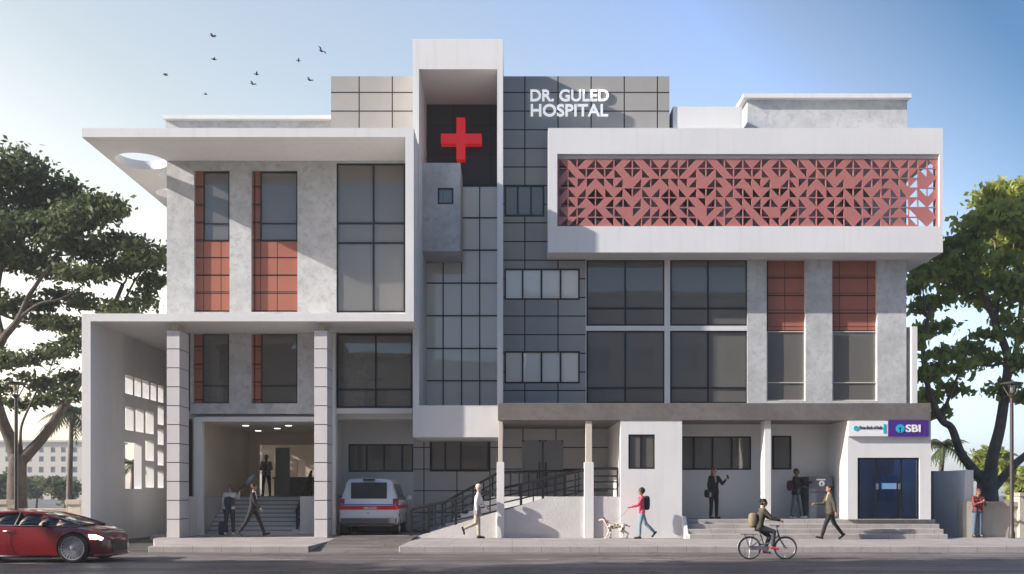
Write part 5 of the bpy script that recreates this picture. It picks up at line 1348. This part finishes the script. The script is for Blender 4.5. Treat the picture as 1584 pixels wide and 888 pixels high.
c = MB(); c.tube([P_(WB*.30, .60), seatp], .014, 8); c.build('seat_post', RIM, bk, smooth=40)
c = MB(); c.ell(P_(WB*.27-.02, .72), (.115, .075, .032), 14, 8); c.ell(P_(WB*.27+.09, .725), (.075, .028, .022), 10, 8); c.build('saddle', MT['black'], bk, smooth=True)
c = MB(); c.tube([headt, P_(WB-.215, .80)], .013, 8); c.tube([P_(WB-.30, .83, -.26), P_(WB-.22, .83, -.2), P_(WB-.20, .80, -.05), P_(WB-.20, .80, .05), P_(WB-.22, .83, .2), P_(WB-.30, .83, .26)], .011, 8); c.build('handlebar', RIM, bk, smooth=40)
for s_ in (-.26, .26):
    c = MB(); c.tube([P_(WB-.30, .83, s_*1.02), P_(WB-.21, .83, s_*.80)], .016, 8); c.build('grip', MT['black'], bk, smooth=40)
for s_, c0, a0_, a1_ in ((0, 0, .35, 3.3), (0, WB, .7, 2.6)):
    c = MB(); pts = [(bx_+c0+(RW+.022)*math.cos(a0_+(a1_-a0_)*i/18), bdn, RW+(RW+.022)*math.sin(a0_+(a1_-a0_)*i/18)) for i in range(19)]
    for i in range(18):
        a, b2 = pts[i], pts[i+1]; c.add([(a[0], bdn-.025, a[2]), (a[0], bdn+.025, a[2]), (b2[0], bdn+.025, b2[2]), (b2[0], bdn-.025, b2[2])], [(0, 1, 2, 3)])
    o = c.build('mudguard', BFR if c0 else RIM, bk, smooth=True); o.modifiers.new('t', 'SOLIDIFY').thickness = .004
c = MB(); c.box(bx_-.22, bx_+.20, bdn-.06, bdn+.06, RW*2+.045, RW*2+.058)
for s_ in (-.05, .05): c.tube([P_(-.12, RW*2+.05, s_), P_(0, RW, s_)], .006, 5); c.tube([P_(.10, RW*2+.05, s_), P_(0, RW, s_)], .006, 5)
c.build('rear_rack', MT['black'], bk)
c = MB(); c.lathe([(0, -.045), (.07, -.045), (.075, -.04), (.07, -.035), (0, -.035)], (bx_+WB*.44, bdn, bbz), 'y', 20); c.tube([P_(WB*.44, bbz, -.06), P_(WB*.44+.07, bbz-.10, -.07)], .010, 6); c.tube([P_(WB*.44, bbz, .06), P_(WB*.44-.07, bbz+.10, .07)], .010, 6)
c.box(bx_, bx_+WB*.44, bdn-.05, bdn-.035, RW-.05, RW+.05); c.build('chain_guard', BFR, bk)
for s_, q in ((-.11, -1), (.11, 1)):
    c = MB(); c.box(bx_+WB*.44-q*.07-.04, bx_+WB*.44-q*.07+.04, bdn+s_-.035, bdn+s_+.035, bbz+q*.10-.012, bbz+q*.10+.012); c.build('pedal', MT['black'], bk)
pose = dict(lean=14, seat=0.0, hipL=52, kneeL=72, footL=8, hipR=74, kneeR=80, footR=8, shL=44, elL=28, outL=6, shR=44, elR=28, outR=6, curlL=1.3, curlR=1.3, spread=1, nod=2)
RH = 1.50
t, r, w, k = person('cyclist with dark bun in an olive jacket, dark jeans and red shoes riding right', (bx_+WB*.25, bdn, .805), R(0), RH, pose, 'brown', 'black', OLV, DGR, cloth('red_canvas', (.5, .05, .06)), 'bun')
bag_mesh(w, r['waist'] + Vector((-.20, 0, .03)), (.085, .13, .16), 'backpack', 'tan backpack low on the back of the cyclist', cloth('tan_canvas', (.20, .15, .09)), 'backpack', straps=[(r['sh'+s] + Vector((-.09, -.05*sg, .02)), r['sh'+s] + Vector((.04, -.05*sg, .05)), r['chest'] + Vector((.09, .10*sg, -.10))) for s, sg in (('L', 1), ('R', -1))])

# ================================================================ CARS
def cut(mb, cutter, name):
    a = bpy.data.objects.new('a', mb.mesh('a')); COL.objects.link(a); b = bpy.data.objects.new('b', cutter.mesh('b')); COL.objects.link(b)
    for q in (a, b):
        bm_ = bmesh.new(); bm_.from_mesh(q.data); bmesh.ops.remove_doubles(bm_, verts=bm_.verts, dist=1e-5); bmesh.ops.recalc_face_normals(bm_, faces=bm_.faces); bm_.to_mesh(q.data); bm_.free()
    m = a.modifiers.new('x', 'BOOLEAN'); m.operation = 'DIFFERENCE'; m.object = b; m.solver = 'EXACT'
    dg = bpy.context.evaluated_depsgraph_get(); dg.update(); me = bpy.data.meshes.new_from_object(a.evaluated_get(dg)); me.name = name
    bpy.data.objects.remove(a); bpy.data.objects.remove(b); me.materials.clear(); return me
def loft(mb, secs, mi=0):          # secs: list of (pos_fn points for the half, mirrored about y)
    n = len(secs[0]); o = len(mb.v); full = 2*n-2
    for s in secs:
        ring = list(s) + [(p[0], -p[1], p[2]) for p in reversed(s[1:-1])]
        mb.v += ring
    for i in range(len(secs)-1):
        for k in range(full):
            a, b = o+i*full+k, o+i*full+(k+1) % full; mb.f.append((a, b, b+full, a+full)); mb.mi.append(mi)
    mb.f.append(tuple(o+k for k in reversed(range(full)))); mb.mi.append(mi)
    e = o+(len(secs)-1)*full; mb.f.append(tuple(e+k for k in range(full))); mb.mi.append(mi)
def wheel(parent, c, r, wdt, rimm, spokes, outer):       # axis along y, outer = -1/+1 side
    mb = MB(); y0, y1 = -wdt/2, wdt/2
    mb.lathe([(r*.74, y0), (r*.93, y0), (r, y0+.03), (r, y1-.03), (r*.93, y1), (r*.74, y1), (r*.74, y0)], c, 'y', 40); wh = mb.build('wheel', RUB, parent, smooth=40, local=True)
    mb = MB(); yo = outer*wdt/2
    mb.lathe([(r*.745, yo-outer*.0), (r*.80, yo+outer*.004), (r*.745, yo-outer*.03), (r*.72, yo-outer*.10), (r*.0, yo-outer*.10)], c, 'y', 40)
    cc = Vector(c)
    for i in range(spokes):
        a = 2*math.pi*i/spokes; p1 = cc + Vector((math.cos(a)*r*.22, yo-outer*.035, math.sin(a)*r*.22)); p2 = cc + Vector((math.cos(a+.10)*r*.75, yo-outer*.008, math.sin(a+.10)*r*.75)); mb.tube([p1, p2], [r*.045, r*.030], 6)
    mb.lathe([(0, yo-outer*.005), (r*.16, yo-outer*.01), (r*.27, yo-outer*.04), (r*.27, yo-outer*.09)], c, 'y', 24)
    mb.build('rim', rimm, wh, smooth=35, local=True)
CARR = M('red_car_paint', (.22, .008, .012), .28, .03, 1, coat=1.0); CARG = glass('car_glass', (.10, .11, .12), .10); ALLOY = M('alloy_rim', (.72, .70, .68), .3, .05, 6, metal=.35)
cdn = 24.1; fx_ = X(115, 23.25)
car = thing('sports_car', 'low dark red sports coupe with lit headlight driving right at the left edge', 'car', (fx_, cdn, 0))
def cs(x, w_, zb, zs, zt, crown=.03):
    return [(x, 0, zb), (x, w_*.80, zb), (x, w_*.97, zb+.05), (x, w_, zb+(zs-zb)*.40), (x, w_*.985, zb+(zs-zb)*.72), (x, w_*.93, zs-.02), (x, w_*.84, zs+.01), (x, w_*.45, zt), (x, 0, zt+crown)]
mb = MB()
ST = [(-3.62, .70, .32, .70, .80), (-3.50, .84, .24, .80, .90), (-3.05, .92, .16, .87, .95), (-2.65, .955, .13, .90, .93), (-2.1, .945, .12, .885, .90), (-1.4, .925, .115, .865, .88), (-.7, .925, .115, .85, .87), (-.1, .94, .12, .845, .865), (.25, .935, .12, .815, .835), (.55, .90, .13, .765, .775), (.80, .84, .14, .70, .70), (.98, .72, .16, .62, .62), (1.06, .55, .20, .54, .54)]
ST = [(s[0]*.68 if s[0] > 0 else s[0],) + s[1:] for s in ST]
loft(mb, [cs(*s) for s in ST])
ct = MB()
for cx_ in (0, -2.65):
    for s_ in (1, -1): ct.lathe([(0, s_*.62), (.385, s_*.62), (.385, s_*1.2), (0, s_*1.2)] if s_ > 0 else [(0, s_*1.2), (.385, s_*1.2), (.385, s_*.62), (0, s_*.62)], (cx_, 0, .345), 'y', 40)
me = cut(mb, ct, 'body'); me.transform(Matrix.Translation((0, 0, 0)))
body = link('body', me, CARR, car, 32, local=True)
lc = lambda mb_, n, m, p=None, sm=False, bv=0: mb_.build(n, m, p or car, smooth=sm, bevel=bv, local=True)
for cx_ in (0, -2.65):
    for s_ in (-1, 1): wheel(car, (cx_, s_*.83, .345), .345, .24, ALLOY, 22, s_)
c = MB(); loft(c, [[(x, 0, .5), (x, w_, .5), (x, w_*.97, z), (x, 0, z+.02)] for x, w_, z in ((-3.2, .6, .86), (-2.4, .78, .90), (-.6, .78, .86), (-.05, .7, .84))]); lc(c, 'dashboard', MT['black'])
rail = [(.06, .76, .855), (-.42, .66, 1.02), (-.86, .575, 1.135), (-1.40, .55, 1.185), (-2.0, .555, 1.155), (-2.6, .62, 1.03), (-3.2, .70, .90)]
mid = [(.12, 0, .885), (-.38, 0, 1.065), (-.83, 0, 1.18), (-1.40, 0, 1.225), (-2.0, 0, 1.195), (-2.6, 0, 1.08), (-3.25, 0, .95)]
def skin_(i0, i1, name, m):
    c = MB()
    for i in range(i0, i1):
        for s_ in (1, -1):
            a, b, p, q = rail[i], rail[i+1], mid[i], mid[i+1]; a = (a[0], a[1]*s_, a[2]); b = (b[0], b[1]*s_, b[2])
            c.add([a, b, q, p], [(0, 1, 2, 3) if s_ < 0 else (3, 2, 1, 0)])
    o = lc(c, name, m, sm=True); o.modifiers.new('t', 'SOLIDIFY').thickness = .012; return o
skin_(0, 2, 'windscreen', glass('windscreen_glass', (.55, .58, .58), .14)); skin_(2, 4, 'roof', CARR); skin_(4, 6, 'rear_window', CARG)
for s_ in (1, -1):
    c = MB(); c.tube([(p[0], p[1]*s_, p[2]) for p in rail], .034, 8); lc(c, 'roof_rail', CARR, sm=True)
    c = MB(); belt = [(.06, .80, .85), (-.42, .845, .862), (-.86, .85, .868), (-1.40, .85, .878), (-2.0, .84, .892), (-2.6, .80, .90)]
    for i in range(5):
        a, b, p, q = [(v[0], v[1]*s_, v[2]) for v in (belt[i], belt[i+1], rail[i], rail[i+1])]; c.add([a, b, q, p], [(0, 1, 2, 3) if s_ < 0 else (3, 2, 1, 0)])
    o = lc(c, 'side_window', CARG, sm=True); o.modifiers.new('t', 'SOLIDIFY').thickness = .01
    c = MB(); c.tube([(v[0], v[1]*s_*1.015, v[2]-.004) for v in belt], .010, 6); lc(c, 'window_trim', MT['metal'], sm=True)
    c = MB(); c.tube([(-1.36, .848*s_, .88), (-1.36, .70*s_, 1.03), (-1.38, .55*s_, 1.18)], .03, 6); lc(c, 'door_pillar', MT['black'])
    c = MB(); c.ell((-.62, .99*s_, .90), (.07, .10, .065), 12, 9); c.tube([(-.62, .86*s_, .85), (-.62, .96*s_, .88)], .02, 6); lc(c, 'wing_mirror', MT['black'], sm=True)
    c = MB(); c.tube([(-1.62, .935*s_, .74), (-1.42, .938*s_, .745)], .016, 6); lc(c, 'door_handle', MT['metal'], sm=True)
    c = MB(); c.tube([(-1.50, .925*s_, .84), (-1.52, .947*s_, .50), (-1.46, .935*s_, .20)], .004, 4); lc(c, 'door_seam', MT['black']); c = MB(); c.tube([(-.28, .935*s_, .82), (-.36, .948*s_, .50), (-.40, .935*s_, .20)], .004, 4); lc(c, 'door_seam', MT['black'])
    c = MB(); c.tube([(-2.2, .945*s_, .16), (-.48, .935*s_, .15)], .03, 6); lc(c, 'side_skirt', MT['black'], sm=True)
    c = MB(); hs_ = lambda L: [(x*.68+.0, y, z) for x, y, z in L]; c.add(hs_([(.52, .905*s_, .66), (.74, .862*s_, .65), (.93, .765*s_, .575), (.90, .780*s_, .53), (.66, .885*s_, .55), (.56, .905*s_, .56), (.52, .88*s_, .66), (.74, .835*s_, .65), (.93, .74*s_, .575), (.90, .755*s_, .53), (.66, .86*s_, .55), (.56, .88*s_, .56)]),
          [(0,1,2,3,4,5), (11,10,9,8,7,6)] + [(i, i+6, (i+1) % 6+6, (i+1) % 6) for i in range(6)])
    lc(c, 'headlight', emit('headlight_lens', (1, .93, .80), 6))
    c = MB(); c.ell((-.55, .30*s_, .86), (.10, .24, .20), 10, 8); c.ell((-1.35, .38*s_, .86), (.10, .22, .24), 10, 8); c.ell((-1.40, .38*s_, 1.06), (.06, .11, .08), 10, 8); lc(c, 'seat', DGR, sm=True)
c = MB(); c.tube([(-.50+.04*math.sin(a), -.36+.16*math.cos(a), .93+.15*math.sin(a)) for a in [2*math.pi*i/20 for i in range(20)]], .016, 6, closed=True); lc(c, 'steering_wheel', MT['black'], sm=True)
c = MB()
loft(c, [[(.66, 0, .24), (.66, .62, .24), (.66, .64, .48), (.66, 0, .48)], [(.735, 0, .22), (.735, .44, .24), (.735, .46, .48), (.735, 0, .50)]]); lc(c, 'grille', MT['black'])
c = MB(); c.tube([(.50, .92, .17), (.67, .70, .17), (.755, .35, .17), (.77, 0, .17), (.755, -.35, .17), (.67, -.70, .17), (.50, -.92, .17)], .03, 6); lc(c, 'front_splitter', CARR, sm=True)

# white ambulance parked in the bay, seen from behind (built facing +x, turned to face the building)
AW = M('white_van_paint', (.74, .74, .75), .3, .02, 1, coat=.6); AR = M('red_stripe_paint', (.55, .012, .03), .35, .03, 2); AB = M('blue_stripe_paint', (.10, .14, .42), .4, .03, 2); DKG = M('dark_van_glass', (.030, .033, .037), .12, .05, 1); BMP = M('grey_bumper_plastic', (.10, .095, .085), .6, .08, 3)
ar = 33.15; ax_ = X(570, ar); az = .25
amb = thing('ambulance', 'white ambulance with a red stripe parked in the bay, seen from behind', 'ambulance', (ax_, ar, az), None, R(90))
la = lambda mb_, n, m, p=None, sm=False, bv=0: mb_.build(n, m, p or amb, smooth=sm, bevel=bv, local=True)
def av(x, w_, zb, zbelt, zr_, rw):
    return [(x, 0, zb), (x, w_*.94, zb), (x, w_, zb+.10), (x, w_*1.01, zbelt-.25), (x, w_*.99, zbelt), (x, rw+.03, zr_-.12), (x, rw-.06, zr_-.03), (x, rw*.5, zr_), (x, 0, zr_+.01)]
mb = MB()
# tail leans forward: low sections start first
b0 = [(.0, .30), (.0, .95), (.06, 1.10)]
S0 = [(0.0, .88, .42, .98, 1.00, .82), (.05, .95, .36, 1.08, 1.16, .84), (.13, .975, .34, 1.12, 1.66, .75), (.24, .98, .33, 1.13, 1.86, .74), (.5, .985, .32, 1.13, 1.90, .74), (1.9, .985, .32, 1.13, 1.91, .74), (2.15, .98, .32, 1.13, 1.82, .73), (2.62, .965, .32, 1.12, 1.20, .80), (3.15, .94, .32, 1.05, 1.10, .76), (3.40, .82, .36, .92, .96, .66)]
loft(mb, [av(*s) for s in S0])
ct = MB()
for cx_ in (.62, 2.75):
    for s_ in (1, -1): ct.lathe([(0, .70), (.40, .70), (.40, 1.2), (0, 1.2)] if s_ > 0 else [(0, -1.2), (.40, -1.2), (.40, -.70), (0, -.70)], (cx_, 0, .36), 'y', 32)
link('body', cut(mb, ct, 'body'), AW, amb, 35, local=True)
for cx_ in (.62, 2.75):
    for s_ in (-1, 1): wheel(amb, (cx_, s_*.85, .36), .36, .24, ALLOY, 8, s_)
c = MB(); c.prism_y([(.075, 1.20), (.135, 1.74), (.10, 1.74), (.04, 1.20)], -.60, .60); la(c, 'rear_window', DKG, bv=.02)
c = MB(); c.prism_y([(.16, 1.80), (.19, 1.86), (.10, 1.86), (.10, 1.80)], -.20, .20); la(c, 'brake_light', MT['black'])
for s_ in (1, -1):
    for xa, xb in ((.34, .95), (1.02, 1.62), (1.68, 2.25)):
        c = MB(); zt_ = 1.70; q = [(xa, .972, 1.16), (xb, .972, 1.16), (min(xb, 2.1), .80, zt_), (xa+.03, .80, zt_)]; q2 = [(a, b+.012, z+.004) for a, b, z in q]
        c.add([(a, b*s_, z) for a, b, z in q+q2], [(0, 1, 2, 3), (7, 6, 5, 4), (0, 4, 5, 1), (1, 5, 6, 2), (2, 6, 7, 3), (3, 7, 4, 0)]); la(c, 'side_window', DKG)
    c = MB(); c.box(.03, 3.1, s_*.985, s_*1.0, .86, .98); la(c, 'side_stripe', AR)
    c = MB(); c.prism_y([(.02, .96), (.06, 1.20), (.2, 1.22), (.16, .96)], s_*.80, s_*.985); la(c, 'tail_light', M('tail_light_red', (.28, .02, .03), .25, .05, 5), bv=.01)
    c = MB(); c.ell((2.2, s_*1.10, 1.22), (.07, .12, .10), 12, 9); c.tube([(2.2, .95*s_, 1.16), (2.2, 1.05*s_, 1.2)], .02, 6); la(c, 'wing_mirror', AW, sm=True)
c = MB(); c.box(-.012, .05, -.962, .962, .835, .965); la(c, 'rear_stripe', AR)
c = MB(); c.box(-.008, .06, -.90, .90, .985, 1.02); la(c, 'blue_stripe', AB)
c = MB(); c.box(-.07, .2, -.93, .93, .36, .55); c.box(-.03, .2, -.80, .80, .28, .36); la(c, 'rear_bumper', BMP, bv=.03)
c = MB(); c.ell((-.005, .02, .72), (.012, .05, .03), 10, 8); la(c, 'badge', MT['metal'], sm=True)
c = MB(); c.box(-.09, -.02, .02, .10, .40, .46); la(c, 'tow_hook', AR)
tx = text_mesh('AMBULANCE', -.42, .02, .85, .93, 0, .004, .02)
tx.transform(Matrix.Rotation(R(-90), 4, 'Z')); tx.transform(Matrix.Translation((-.0125, -.25, 0)))
link('lettering', tx, MT['sign_white'], amb, local=True)

# ================================================================ FURNITURE SEEN THROUGH THE GLASS
BEDM = M('bed_linen', (.42, .46, .45), .8, .06, 3); BEDF = M('bed_frame_metal', (.05, .07, .05), .5, .1, 4)
def bed(label, x, d, z, L=2.0):
    t = thing('hospital_bed', label, 'bed', (x, d, z), 'hospital beds behind the glass')
    c = MB(); c.box(x-L/2, x+L*.12, d-.45, d+.45, z+.52, z+.68); c.prism_y([(x+L*.12, z+.52), (x+L*.12, z+.68), (x+L*.5, z+1.0), (x+L*.5, z+.84)], d-.45, d+.45); c.build('mattress', BEDM, t, bevel=.03)
    c = MB(); c.box(x-L/2, x+L/2, d-.42, d+.42, z+.40, z+.50); c.build('bed_base', BEDF, t)
    for a in (-.45, .45):
        for b in (-.36, .36):
            c = MB(); c.tube([(x+a*L, d+b, z), (x+a*L, d+b, z+.42)], .03, 6); c.build('leg', BEDF, t)
    c = MB(); c.box(x-L/2-.05, x-L/2, d-.45, d+.45, z+.3, z+.98); c.build('footboard', BEDF, t)
z1_ = Z(634, dB)
bed('hospital bed behind the tall glazing above the ambulance bay', X(592, 35.6), 35.9, z1_)
bed('hospital bed behind the upper left pane of the right-hand glazing', X(960, 36.6), 36.8, Z(509, dG)+.06)
bed('hospital bed behind the lower left pane of the right-hand glazing', X(960, 36.6), 36.8, 4.56)
bed('hospital bed behind the lower red panelled window at the right', X(1218, 36.6), 36.8, 4.56, 1.9)
t = thing('floor_lamp', 'slim dark arched lamp behind the glazing above the ambulance bay', 'lamp', (X(567, 35.4), 35.45, z1_))
c = MB(); c.tube([(X(567, 35.4), 35.45, z1_), (X(567, 35.4), 35.45, z1_+1.15), (X(590, 35.4), 35.45, z1_+1.2)], .025, 6); c.build('stem', BEDF, t); c = MB(); c.box(X(570, 35.4), X(594, 35.4), 35.35, 35.55, z1_+1.12, z1_+1.17); c.build('lamp_shade', BEDF, t)

# pot plant put in for tree reflections in the glazing above the bay
px_, py_ = X(548, 35.6), 35.7
t = thing('reflection_plant', 'leafy pot plant put in for tree reflections in the glazing above the ambulance bay', 'plant', (px_, py_, z1_))
c = MB(); c.lathe([(0, z1_), (.16, z1_), (.22, z1_+.38), (.19, z1_+.38), (.18, z1_+.33), (0, z1_+.33)], (px_, py_, 0), n=20); c.build('pot', MT['stone_cap'], t, smooth=35)
c = MB()
for i in range(7):
    a = i*.9; c.tube([(px_, py_, z1_+.3), (px_+.12*math.cos(a), py_+.1*math.sin(a), z1_+.9), (px_+.3*math.cos(a), py_+.2*math.sin(a), z1_+1.35)], [.02, .014, .008], 6)
c.build('stem', MT['bark'], t, smooth=True)
leaves('foliage', [((px_, py_, z1_+1.3), (.45, .3, .5), 1.0)], .13, 260, t, leafmat('house_plant_leaf', (.05, .10, .03), (.14, .22, .06), .35), 77, .2)
